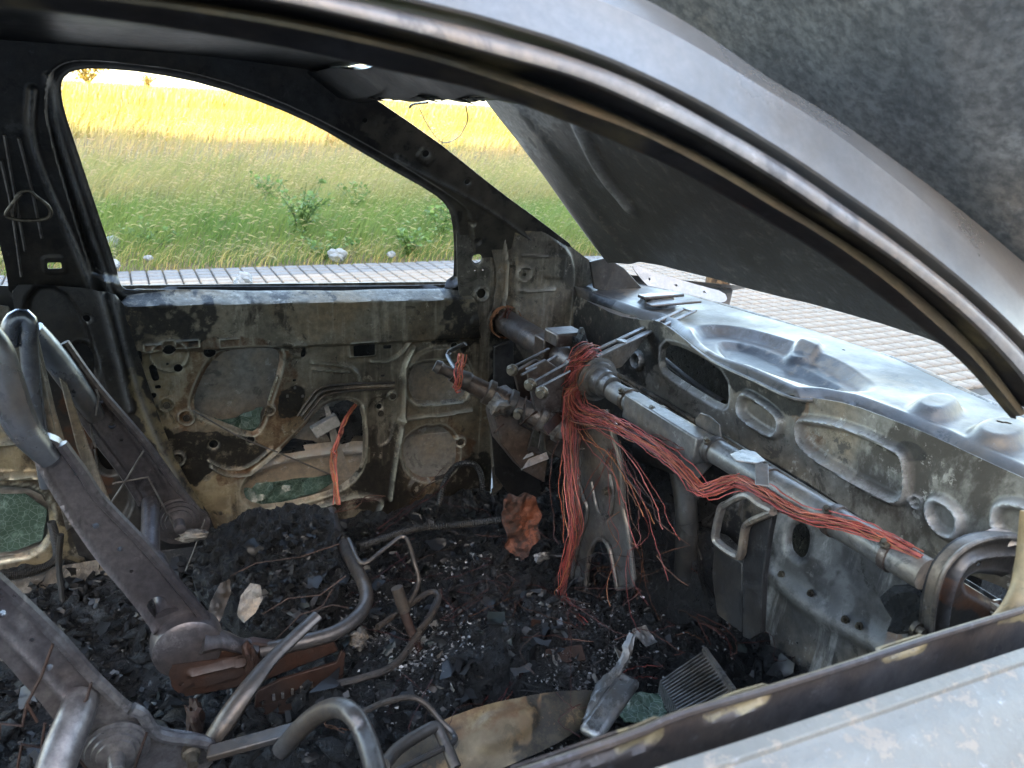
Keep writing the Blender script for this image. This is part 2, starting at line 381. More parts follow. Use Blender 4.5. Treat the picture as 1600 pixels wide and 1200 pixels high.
def plain(name, a, b, scale=10, rough=.7, metal=0, bump=.2, spec=.4):
    t = NT(name); n = t.noise(scale, 7, .65); t.bump(t.noise(scale*6, 5, .7), bump, .01)
    return t.out(t.mix(t.ramp(n, .35, .65), a, b), rough, metal, spec)
M['wire'] = plain('bare_steel_wire', (.20, .19, .18), (.10, .09, .085), 30, .45, .7)
M['bolt'] = plain('bolt_steel', (.16, .14, .11), (.07, .06, .05), 60, .4, .7)
def mk_glass():
    t = NT('crazed_green_glass'); n = t.noise(35, 6, .7)
    c = t.mix(t.ramp(n, .5, .7), (.07, .115, .09), (.17, .25, .21)); vo = t.N.new('ShaderNodeTexVoronoi'); vo.feature = 'DISTANCE_TO_EDGE'; vo.inputs['Scale'].default_value = 75; t.L.new(t.co, vo.inputs['Vector']); c = t.mix(t.ramp(vo.outputs['Distance'], .0, .06, .35, 0), c, (.35, .44, .40)); t.bump(t.noise(60, 5, .6), .5, .006); t.out(c, .10, 0, .6)
    t.b.inputs['Transmission Weight'].default_value = .25; return t.m
M['glass'] = mk_glass()

# ------------------------------------------------------------------ the setting: road, pavement, field
def sheet(name, x0, x1, y0, y1, z, mat, kind='structure', nx=2, ny=2, hf=None):
    xs = np.linspace(x0, x1, nx); ys = np.linspace(y0, y1, ny); X, Y = np.meshgrid(xs, ys, indexing='ij')
    Z = np.full_like(X, z) if hf is None else hf(X, Y)
    id_ = np.arange(nx*ny).reshape(nx, ny); Q = np.stack([id_[:-1, :-1], id_[1:, :-1], id_[1:, 1:], id_[:-1, 1:]], -1).reshape(-1, 4)
    o = finish(name, mesh_np(name, np.stack([X.ravel(), Y.ravel(), Z.ravel()], 1), Q), mat); o['kind'] = kind; return o
M['asphalt'] = plain('asphalt', (.05, .05, .052), (.075, .073, .07), 25, .85, 0, .5)
M['soil'] = plain('field_soil', (.12, .09, .04), (.085, .07, .035), 1.5, .95, 0, .6)
sheet('road', -80, 120, -60, 1.92, 0.0, M['asphalt'])
PAVE_EDGE = 5.70
def field_h(X, Y): return .10+.10*fbm(X*.25, Y*.25, 3)*np.clip((Y-6)/4, 0, 1)+np.clip((Y-60)/240, 0, 1)*1.0
sheet('field_ground', -400, 700, PAVE_EDGE, 900, .1, M['soil'], nx=90, ny=120, hf=lambda X, Y: field_h(X, Y))
M['joint'] = plain('joint_mortar', (.085, .075, .06), (.05, .047, .04), 8, .9)
def tilemat(name, a, b):
    t = NT(name); oi = t.N.new('ShaderNodeObjectInfo'); n = t.noise(3.0, 6, .7); f = t.noise(60, 4, .7)
    c = t.mix(t.ramp(n, .35, .65), a, b); c = t.mix(t.ramp(f, .35, .7, 0, .5), c, tuple(x*.6 for x in a)); t.bump(f, .3, .004)
    return t.out(c, .8, 0, .3)
M['tile'] = tilemat('cream_paving', (.30, .245, .19), (.235, .20, .16)); M['tileg'] = tilemat('grey_paving', (.16, .155, .148), (.20, .195, .185))
pave = sheet('pavement', -12, 26, 1.92, PAVE_EDGE, .105, M['joint'])
mbk = MB()
for k in range(38): mbk.box((-11.5+k, 1.85, .06), (.985, .13, .125))
kerb = mbk.build('kerb', M['tileg'], None, bevel=.008); kerb['kind'] = 'structure'
def tile_mesh(name, sx, sy, mat):
    hx, hy, b, h = sx/2, sy/2, .006, .018
    V = [(x*hx, y*hy, 0) for x, y in ((-1, -1), (1, -1), (1, 1), (-1, 1))]+[(x*hx, y*hy, h-b) for x, y in ((-1, -1), (1, -1), (1, 1), (-1, 1))]+[(x*(hx-b), y*(hy-b), h) for x, y in ((-1, -1), (1, -1), (1, 1), (-1, 1))]
    F = [(0, 1, 5, 4), (1, 2, 6, 5), (2, 3, 7, 6), (3, 0, 4, 7), (4, 5, 9, 8), (5, 6, 10, 9), (6, 7, 11, 10), (7, 4, 8, 11), (8, 9, 10, 11)]
    return np.array(V), np.array(F)
PT = .105
tv, tf = tile_mesh('tile', PT-.012, PT-.016, None)
def proj(P):
    c = (np.asarray(P, float)-CAM)@AX; return 800+FPX*c[..., 0]/c[..., 2], 600+FPX*c[..., 1]/c[..., 2], c[..., 2]
spots = []
ny_ = int((PAVE_EDGE-1.95)/PT)
for i in range(int(-9/PT), int(20/PT)):
    for j in range(ny_):
        x, y = i*PT, PAVE_EDGE-.06-j*PT; u, v, d = proj((x, y, .12)); grey = j < 3
        vis = d > 0 and ((180 < u < 720 and 400 < v < 452) or (960 < u < 1620 and 400+.22*(u-960) < v < 470+.30*(u-960)))
        spots.append((x, y, grey, (FPX/d)**2*PT*PT*.2*(2/d) if vis else 0))
spots.sort(key=lambda s: -s[3])
tm = {}
for g in (0, 1):
    me = mesh_np('paving_block', tv, tf); me.materials.append(M['tileg' if g else 'tile']); tm[g] = me
for x, y, g, a in spots[:300]:
    o = bpy.data.objects.new('paving_block', tm[int(g)]); o.location = (x, y, .105+random.uniform(0, .003)); COL.objects.link(o); o.parent = pave
rest = spots[300:]
for g in (0, 1):
    rr = np.array([(x, y, .105+random.uniform(0, .003)) for x, y, gg, a in rest if int(gg) == g])
    V = (tv[None]+rr[:, None]).reshape(-1, 3); F = (tf[None]+(np.arange(len(rr))*len(tv))[:, None, None]).reshape(-1, 4)
    o = finish('paving_blocks_'+('border' if g else 'field'), mesh_np('p', V, F), M['tileg' if g else 'tile'], pave); o['kind'] = 'stuff'

# grass: every blade is geometry; colour of its own (green by the pavement, straw farther out, yellow flowering far away)
def blades(n, xy, L, wid, lean, colr, heads=0.0, headc=(.45, .36, .2), seg=3):
    k = seg+1; z0 = field_h(xy[:, 0], xy[:, 1])-.01; az = RNG.uniform(0, 2*math.pi, n)
    wind = np.stack([np.full(n, .8), np.full(n, -.15)], 1); dr = np.stack([np.cos(az), np.sin(az)], 1)*.7+wind; dr /= np.linalg.norm(dr, axis=1)[:, None]
    side = np.stack([-np.sin(az*1.7), np.cos(az*1.7)], 1); V = np.zeros((n, k*2, 3)); tip = None
    for i in range(k):
        t = i/seg; off = dr*(lean*L*t*t)[:, None]; z = z0+L*t*(1-.35*lean*t)
        ww = wid*(1-.85*t)
        V[:, 2*i, :2] = xy+off+side*ww[:, None]; V[:, 2*i+1, :2] = xy+off-side*ww[:, None]; V[:, 2*i, 2] = V[:, 2*i+1, 2] = z
    f = np.array([(2*i, 2*i+1, 2*i+3, 2*i+2) for i in range(seg)])
    F = (f[None]+(np.arange(n)*k*2)[:, None, None]).reshape(-1, 4); C = np.repeat(colr, k*2, 0)
    Vs, Fs, Cs = [V.reshape(-1, 3)], [F], [C]
    m = np.nonzero(RNG.random(n) < heads)[0]
    if len(m):
        tip = (V[m, -1]+V[m, -2])/2; d3 = np.stack([dr[m, 0]*.8, dr[m, 1]*.8, RNG.uniform(-.15, .55, len(m))], 1); d3 /= np.linalg.norm(d3, axis=1)[:, None]
        hl = RNG.uniform(.04, .085, len(m)); hw = np.maximum(hl*.07, wid[m]*1.0); s3 = np.cross(d3, [0, 0, 1.]); s3 /= np.linalg.norm(s3, axis=1)[:, None]; u3 = np.cross(s3, d3)
        H = np.zeros((len(m), 6, 3)); H[:, 0] = tip; mid = tip+d3*(hl*.45)[:, None]
        for q, (a, b) in enumerate(((1, 0), (0, 1), (-1, 0), (0, -1))): H[:, 1+q] = mid+s3*(a*hw)[:, None]+u3*(b*hw)[:, None]
        H[:, 5] = tip+d3*hl[:, None]-np.array([0, 0, .015])
        hf = np.array([(0, 1, 2, 2), (0, 2, 3, 3), (0, 3, 4, 4), (0, 4, 1, 1), (5, 2, 1, 1), (5, 3, 2, 2), (5, 4, 3, 3), (5, 1, 4, 4)])[:, :3]
        hc = np.array(headc)*RNG.uniform(.75, 1.25, (len(m), 1)); return Vs, Fs, Cs, H.reshape(-1, 3), (hf[None]+(np.arange(len(m))*6)[:, None, None]).reshape(-1, 3), np.repeat(hc, 6, 0)
    return Vs, Fs, Cs, None, None, None
def wedge(n, y0, y1, pw=1.0):
    y = y0+(y1-y0)*RNG.random(n)**pw; a = np.tan(rad(YAW-46))*(y+.3)-.6; b = np.tan(rad(YAW+22))*(y+.3)+.6
    return np.stack([a+(b-a)*RNG.random(n), y], 1)
def grass(name, parts, label):
    V, F4, F3, C = [], [], [], []; k = 0
    for (vs, fs, cs, hv, hf, hc) in parts:
        V.append(vs[0]); F4.append(fs[0]+k); C.append(cs[0]); k += len(vs[0])
        if hv is not None: V.append(hv); F3.append(hf+k); C.append(hc); k += len(hv)
    me = mesh_np(name, np.concatenate(V), np.concatenate(F4), np.concatenate(F3) if F3 else None); set_col(me, np.concatenate(C), 'tint')
    o = finish(name, me, M['grass']); tag(o, label, 'grass', None, 'stuff'); return o
def cvar(n, a, b, xy=None, sc=.6):
    t = RNG.random(n) if xy is None else np.clip(.5+.9*fbm(xy[:, 0]*sc, xy[:, 1]*sc, 3)+RNG.normal(0, .15, n), 0, 1)
    return (np.array(a)*(1-t[:, None])+np.array(b)*t[:, None])*RNG.uniform(.75, 1.25, (n, 1))
pg = []
xy = wedge(30000, PAVE_EDGE+.05, 8.6, .9); n = len(xy)
near = np.clip((xy[:, 1]-PAVE_EDGE)/.9, 0, 1)
pg.append(blades(n, xy, RNG.uniform(.18, .42, n)*(.35+.65*near)*(1+.45*fbm(xy[:, 0]*1.1, xy[:, 1]*1.1, 3)), np.full(n, .0035), RNG.uniform(.3, .9, n), cvar(n, (.075, .145, .025), (.17, .22, .055), xy, 1.2), .16, (.30, .29, .14)))
xy = wedge(3500, PAVE_EDGE+.02, 6.3); n = len(xy)
pg.append(blades(n, xy, RNG.uniform(.08, .25, n), np.full(n, .003), RNG.uniform(.4, 1.2, n), cvar(n, (.42, .32, .12), (.22, .24, .07))))
xy = wedge(27000, 8.4, 13.5); n = len(xy)
pg.append(blades(n, xy, RNG.uniform(.3, .6, n)*(1+.5*fbm(xy[:, 0]*.8, xy[:, 1]*.8, 3)), np.full(n, .005), RNG.uniform(.3, .9, n), cvar(n, (.13, .175, .045), (.31, .26, .11), xy, .9), .24, (.34, .29, .16), 2))
xy = wedge(17000, 13.0, 25); n = len(xy)
pg.append(blades(n, xy, RNG.uniform(.35, .65, n), np.full(n, .008), RNG.uniform(.2, .8, n), cvar(n, (.30, .22, .10), (.14, .17, .06), xy, .7), .15, (.38, .28, .16), 2))
grass('meadow_grass', pg, 'green bearded wild barley growing along the far edge of the pavement')
pg = []
xy = wedge(20000, 20.5, 60, 1.3); n = len(xy)
pg.append(blades(n, xy, RNG.uniform(.4, .8, n), np.full(n, .02), RNG.uniform(.2, .7, n), cvar(n, (.160, .114, .020), (.085, .082, .018), xy, .35), 0, (.6, .5, .1), 2))
xy = wedge(17000, 58, 330, 1.6); n = len(xy)
pg.append(blades(n, xy, RNG.uniform(.6, 1.1, n), np.full(n, .09), RNG.uniform(.1, .5, n), cvar(n, (.160, .118, .022), (.105, .092, .022), xy, .08), 0, (.6, .5, .1), 2))
grass('dry_grass', pg, 'sunlit yellow dry grass filling the far part of the field')

# leafy plants (weeds), scrub on the skyline
def leaf_plant(name, base, h, n, spread, c0, c1, leaf, label, cat, group=None, stems=5):
    root = empty(name, base, label, cat, group); mb = MB(); base = np.array(base); tips = []
    for k in range(stems):
        a = RNG.uniform(0, 6.28); d = np.array([math.cos(a), math.sin(a), 0])*spread*RNG.uniform(.2, 1)
        P = [base, base+d*.35+[0, 0, h*.5], base+d+[0, 0, h*RNG.uniform(.75, 1.0)]]; mb.tube(P, [h*.012, h*.005], 5, 7); tips.append(catmull(P, 12))
    o = mb.build('stem', M['leaf'], root, col=False); set_col(o.data, np.tile(np.array(c0)*.7, (len(o.data.vertices), 1)), 'tint')
    V, F, C = [], [], []; k = 0
    for i in range(n):
        p = random.choice(tips)[random.randint(2, 11)]+RNG.normal(0, leaf*.8, 3)*[1, 1, .6]
        a = RNG.uniform(0, 6.28); u = np.array([math.cos(a), math.sin(a), RNG.uniform(-.4, .4)]); v = np.cross(u, RNG.normal(0, 1, 3)); v /= np.linalg.norm(v); L = leaf*RNG.uniform(.6, 1.3)
        q = np.array([(0, 0), (.35, .42), (.8, .34), (1, 0), (.8, -.34), (.35, -.42)]); nrm = np.cross(u, v)
        V.append(p+L*(q[:, :1]*u+q[:, 1:]*v+(-.25*q[:, :1]**2+.3*np.abs(q[:, 1:]))*nrm)); F += [(k, k+1, k+2, k+3), (k, k+3, k+4, k+5)]; k += 6
        t = RNG.random(); C.append(np.tile((np.array(c0)*(1-t)+np.array(c1)*t)*RNG.uniform(.7, 1.2), (6, 1)))
    me = mesh_np('leaves', np.concatenate(V), np.array(F)); set_col(me, np.concatenate(C), 'tint'); f = finish('foliage', me, M['leaf'], root); return root
def gp(u, v, zz=.1): p = at(u, v, z=zz); return (p[0], p[1], float(field_h(np.array(p[0]), np.array(p[1])))-.02)
leaf_plant('weed_plant', gp(470, 382), .58, 300, .36, (.08, .15, .04), (.14, .22, .07), .038, 'tall dark green broad-leaved weed standing in the barley', 'plant', stems=9)
leaf_plant('weed_plant', gp(640, 402), .30, 180, .30, (.08, .15, .03), (.14, .22, .06), .04, 'low bright green clover patch beside the pavement below the window corner', 'plant', stems=9)
for k, (u, v, hh_, lab) in enumerate(((420, 330, .45, 'low leafy weed left of the tall weed in the barley'), (560, 345, .40, 'low leafy weed right of the tall weed in the barley'), (505, 405, .22, 'small leafy weed at the grass edge beside the white bag'), (250, 395, .26, 'small leafy weed at the grass edge near the centre pillar'), (690, 380, .42, 'leafy weed at the window corner edge'))):
    leaf_plant('weed_plant', gp(u, v), hh_, 120, .28, (.07, .14, .03), (.14, .22, .06), .04, lab, 'plant', stems=8)
for (u, v, d, lab) in ((520, 205, 20, 'thin brown dry thistle bush at the shade edge of the field'), (690, 205, 26, 'bare twiggy bush seen through the windscreen opening')):
    p = at(u, v, y=d); leaf_plant('dry_bush', (p[0], p[1], .1), .9, 160, .7, (.22, .15, .05), (.34, .25, .08), .05, lab, 'bush', stems=14)
for i, (u, d, hh, sp, lab) in enumerate(((140, 260, 9, 16, 'rounded yellow thicket on the skyline at the left'), (232, 250, 3.6, 4, 'small yellow bush on the skyline beside the thicket'), (370, 240, 3.2, 4, 'small yellow bush on the skyline near the window top'))):
    p = at(u, 150, y=d); leaf_plant('thicket', (p[0], p[1], .8), hh, 500, sp, (.10, .075, .012), (.13, .095, .015), hh*.09, lab, 'bush', stems=24)

# litter on the verge
def lump(name, c, size, mat, label, cat, group=None, rough=.35, sub=4, parent=None, sq=None, seed=0, freq=3.0):
    bm = bmesh.new(); bmesh.ops.create_icosphere(bm, subdivisions=sub, radius=1); V = np.array([v.co[:] for v in bm.verts])
    d = fbm(V[:, 0]*freq*.6+seed*3.1+V[:, 2]*freq*.4+40, V[:, 1]*freq*.6-seed*1.7+V[:, 2]*freq*.5+40, 4); V = V*(1+rough*d[:, None]*1.5)
    V *= np.array(size); V += np.array(c)
    for v, q in zip(bm.verts, V): v.co = q
    me = bpy.data.meshes.new(name); bm.to_mesh(me); bm.free(); o = finish(name, me, mat, parent, 25)
    if label: tag(o, label, cat, group)
    return o
t_ = NT('thin_white_plastic'); t_.bump(t_.noise(30, 6, .7), .6, .01); M['plastic'] = t_.out((.26, .29, .31), .35, 0, .5); t_.b.inputs['Transmission Weight'].default_value = .25
for i, (u, v, s_, lab) in enumerate(((527, 399, .085, 'crumpled white plastic bag at the grass edge left of the window corner'), (173, 380, .075, 'white plastic bag in the grass beside the centre pillar'), (381, 437, .075, 'pale plastic bag lying on the pavement just above the door sill'), (178, 414, .05, 'small white plastic scrap at the foot of the centre pillar'), (612, 398, .045, 'small clear plastic cup in the grass right of the white bag'), (232, 403, .035, 'tiny white plastic scrap in the grass near the centre pillar'))):
    p = at(u, v, z=.17 if v < 420 else .14); lump('litter', (p[0], p[1], p[2]+s_*.05), (s_*.8, s_*.55, s_*.6), M['plastic'], lab, 'litter', 'plastic litter on the verge', .38, 4, seed=i+1, freq=3.0)

# street tree in the pavement (trunk shows under the bonnet edge)
def mk_bark():
    t = NT('palm_bark'); n = t.noise(26, 6, .7, t.scaled((1, 1, .18))); t.bump(n, .8, .02); return t.out(t.mix(t.ramp(n, .38, .62), (.03, .02, .014), (.16, .10, .055)), .9, 0, .2)
M['bark'] = mk_bark()
tb = at(1116, 480, z=.12); tree = empty('palm_tree', (tb[0], tb[1], .12), 'palm with shaggy brown trunk in the pavement behind the bonnet hinge', 'tree')
mb = MB(); mb.tube([tb, tb+[0, 0, 1.2], tb+[.05, 0, 3.4]], [.088, .078, .08], 20, 40)
v_ = mb.V[0]; v_[:, :2] += RNG.normal(0, .006, (len(v_), 2)); mb.build('trunk', M['bark'], tree)
V, F, C = [], [], []; k = 0; top = tb+[.05, 0, 3.4]
for f in range(34):
    a = f*2.4; el = 1.2-1.6*f/34; dh = np.array([math.cos(a), math.sin(a), 0])
    P = np.array([top+dh*(1.5*t)*math.cos(el*(1-.3*t))+np.array([0, 0, 1.5*t*math.sin(el)-.9*t*t]) for t in np.linspace(0, 1, 14)]); sd2 = np.cross(dh, [0, 0, 1.])
    for j in range(2, 14):
        for sg in (-1, 1):
            b = P[j]; L = .42*math.sin(math.pi*(j+1)/16)+.08; e = b+sd2*sg*L*.8+dh*L*.5-np.array([0, 0, L*.25]); wv = dh*.018
            V += [b-wv, b+wv, e]; F.append((k, k+1, k+2)); k += 3; C += [np.array((.07, .11, .03))*RNG.uniform(.7, 1.3)]*3
me = mesh_np('crown', np.array(V), None, np.array(F)); set_col(me, np.array(C), 'tint'); finish('crown', me, M['leaf'], tree)

# unseen block of flats added behind the camera to shade car and near field
M['render'] = plain('cream_render', (.55, .50, .43), (.48, .44, .38), 1.2, .9); M['pane'] = plain('dark_window', (.03, .035, .04), (.05, .055, .06), 1, .1)
bl = empty('shade_building', (8, -19, 0), 'long cream block of flats, unseen behind the viewer, added to shade the car', 'building')
MB().box((8, -19, 4.5), (120, 9, 9.0)).build('wall', M['render'], bl); rf = MB().box((8, -19, 9.12), (120.6, 9.6, .24)).build('roof', M['tileg'], bl)
for k in range(16): MB().box((-44+k*6.6+RNG.uniform(-1.5, 1.5), -16.5+RNG.uniform(-1, 1), 9.5+.1*(k % 3)), (RNG.uniform(.8, 3.2), 1.4, .7+.3*(k % 3))).build('roof_shade_box', M['render'], rf)  # roof boxes added to break up the edge of the cast shadow
for fl in range(3):
    for k in range(30):
        o = MB().box((-48+k*4, -14.47, 1.5+fl*2.6), (1.3, .1, 1.4)).build('window', M['pane'], bl, col=False) if (fl, k) == (0, 0) else None
        if o: wmesh = o
        else:
            c = wmesh.copy(); COL.objects.link(c); c.location = (k*4, 0, fl*2.6)

# ------------------------------------------------------------------ the burnt car
car = empty('burnt_car', (.6, .76, 0), 'burnt-out grey car with stripped cabin and raised scorched bonnet', 'car')
def offs(base, **k): return base
# ---- side frame round the driver's window (windscreen pillar, roof rail, upper centre pillar)
WIN = [(95, 150), (97, 132), (112, 119), (145, 114), (235, 121), (330, 140), (430, 174), (500, 205), (560, 240), (620, 275), (680, 308), (704, 328), (713, 352), (716, 400), (714, 452), (640, 456), (300, 458), (200, 458), (187, 448), (182, 425), (150, 330), (120, 240), (100, 180)]
frame = panel('side_frame', FARUP, [(-120, 40), (100, 52), (300, 62), (470, 90), (510, 112), (575, 147), (650, 198), (700, 234), (780, 299), (840, 342), (905, 392), (890, 420), (800, 470), (700, 474), (188, 474), (60, 470), (16, 470), (6, 400), (-30, 290), (-120, 120)], M['frame'], car,
    holes=[('poly', WIN, 1), ('circ', (746, 405), .0125), ('rect', (742, 423), (.003, .002)), ('rect', (754, 422), (.003, .002)), ('circ', (570, 188), .006), ('circ', (665, 240), .008), ('circ', (731, 285), .007), ('rect', (85, 414), (.012, .007), .002)],
    feats=[('emboss', ('poly', [(70, 130), (95, 100), (150, 96), (330, 118), (520, 195), (720, 315), (740, 340), (742, 470), (160, 470), (120, 350), (75, 200)], 2), -.018, .008), ('ridge', ('line', [(50, 140), (45, 200), (60, 260), (110, 370), (150, 470)], .002), .008, .011), ('ridge', ('line', [(76, 120), (78, 180), (120, 310), (172, 460)], .002), .006, .010),
           ('ridge', ('line', [(620, 245), (700, 290), (770, 330), (830, 375)], .003), .006, .008), ('emboss', ('circ', (746, 378), .010), -.006, .004), ('emboss', ('circ', (739, 350), .008), -.006, .004), ('emboss', ('rect', (665, 245), (.02, .014), .006, -35), .004, .004), ('emboss', ('rect', (85, 414), (.02, .02), .01), .003, .004)],
    stains_sheens=[('r', ('poly', [(560, 175), (600, 190), (660, 245), (690, 275), (640, 260), (575, 205)]), .03), ('r', ('poly', [(600, 180), (700, 240), (850, 355), (880, 420), (720, 470), (720, 340), (690, 300), (600, 225)]), .08)], res=.003)
panel('pillar_lining', Plane((0, 1.435, 0), (0, -1, 0)), [(14, 445), (70, 445), (150, 452), (190, 462), (206, 520), (228, 590), (262, 690), (300, 765), (336, 818), (345, 880), (130, 890), (100, 800), (60, 650), (26, 500)], M['dark'], car,
    holes=[('circ', (135, 498), .007), ('poly', [(110, 545), (135, 540), (150, 570), (140, 620), (115, 600)], 2), ('poly', [(155, 690), (185, 700), (190, 740), (165, 745), (150, 720)], 2)],
    feats=[('ridge', ('line', [(155, 450), (175, 520), (195, 600), (205, 640)], .003), .008, .012), ('ridge', ('line', [(175, 455), (200, 560), (240, 680), (310, 800)], .002), .006, .011), ('emboss', ('poly', [(20, 450), (120, 450), (170, 640), (220, 790), (150, 860), (80, 700)], 2), -.02, .012)],
    stains_sheens=[('r', ('poly', [(200, 560), (225, 610), (262, 690), (330, 818), (300, 810), (240, 700), (205, 620)]), .02), ('g', ('poly', [(95, 600), (130, 640), (170, 780), (120, 760)]), .05)], res=.0035)
MB().plate([YP(1.50).hit(u, v) for u, v in ((-20, 445), (190, 455), (345, 820), (345, 890), (120, 900), (40, 700))], .003, (0, 1, 0)).build('pillar_outer', M['dark'], car)
MB().plate([FARUP.hit(u, v)+np.array([0, .03, 0]) for u, v in ((520, 150), (590, 165), (700, 245), (800, 325), (780, 330), (720, 300), (640, 255), (545, 200))], .003, (0, 1, 0)).build('pillar_outer', M['dark'], car)
# belt guide on the pillar
mb = MB(); bg_ = FARUP
mb.tube([bg_.hit(u, v)+np.array([0, -.02, 0]) for u, v in ((22, 335), (28, 305), (45, 296), (58, 305), (78, 322), (76, 338), (40, 342), (12, 335), (20, 318), (36, 300))], .0035, 8, 40)
mb.build('belt_guide', M['bolt'], car)
for pts in (((8, 210), (20, 280), (40, 390)), ((30, 215), (48, 285), (66, 370)), ((3, 250), (20, 330), (34, 430))):
    MB().tube([bg_.hit(u, v)+np.array([0, -.012, 0]) for u, v in pts], .003, 6, 12).build('belt_rail', M['wire'], car)

# ---- lower windscreen pillar and kick panel
panel('pillar_panel', YP(1.445), [(728, 322), (748, 318), (790, 312), (850, 352), (905, 395), (945, 425), (930, 440), (902, 455), (895, 520), (892, 640), (885, 760), (880, 860), (770, 840), (766, 700), (762, 600), (766, 520), (770, 470), (778, 430), (764, 375), (745, 345)], M['pillar'], car,
    holes=[('circ', (816, 427), .005), ('circ', (833, 384), .003), ('circ', (870, 700), .008)],
    feats=[('emboss', ('poly', [(790, 320), (850, 360), (900, 400), (888, 500), (880, 830), (795, 830), (792, 600), (800, 480), (805, 400)], 2), .015, .012), ('ridge', ('circ', (815, 426), .019), .006, .006), ('emboss', ('rect', (864, 415), (.028, .030), .006, -4), .005, .004), ('ridge', ('line', [(812, 397), (850, 398)], .002), .005, .005), ('ridge', ('line', [(808, 452), (835, 453), (862, 450)], .002), .006, .005), ('ridge', ('line', [(772, 330), (788, 372), (795, 430), (785, 490)], .002), .008, .006), ('emboss', ('circ', (797, 770), .03), .012, .008), ('ridge', ('line', [(770, 640), (768, 760)], .003), .008, .008)],
    stains_sheens=[('r', ('poly', [(760, 330), (800, 318), (830, 345), (815, 370), (770, 350)]), .02), ('g', ('poly', [(748, 325), (800, 315), (815, 340), (770, 350)]), .03), ('b', ('poly', [(765, 480), (800, 480), (810, 640), (765, 640)]), .04)], res=.0045)
panel('hinge_panel', YP(1.452), [(712, 345), (724, 335), (748, 346), (768, 378), (782, 432), (776, 470), (772, 520), (770, 620), (772, 700), (745, 700), (735, 520), (716, 470)], M['pillar'], car,
    holes=[('circ', (753, 459), .012), ('circ', (746, 405), .0135), ('rect', (742, 423), (.003, .002)), ('rect', (755, 422), (.003, .002)), ('circ', (738, 350), .004), ('circ', (740, 480), .004), ('circ', (740, 552), .005)],
    feats=[('ridge', ('circ', (753, 459), .018), .004, .005), ('emboss', ('circ', (746, 378), .011), .005, .004), ('emboss', ('circ', (741, 515), .012), .005, .005)], res=.004)

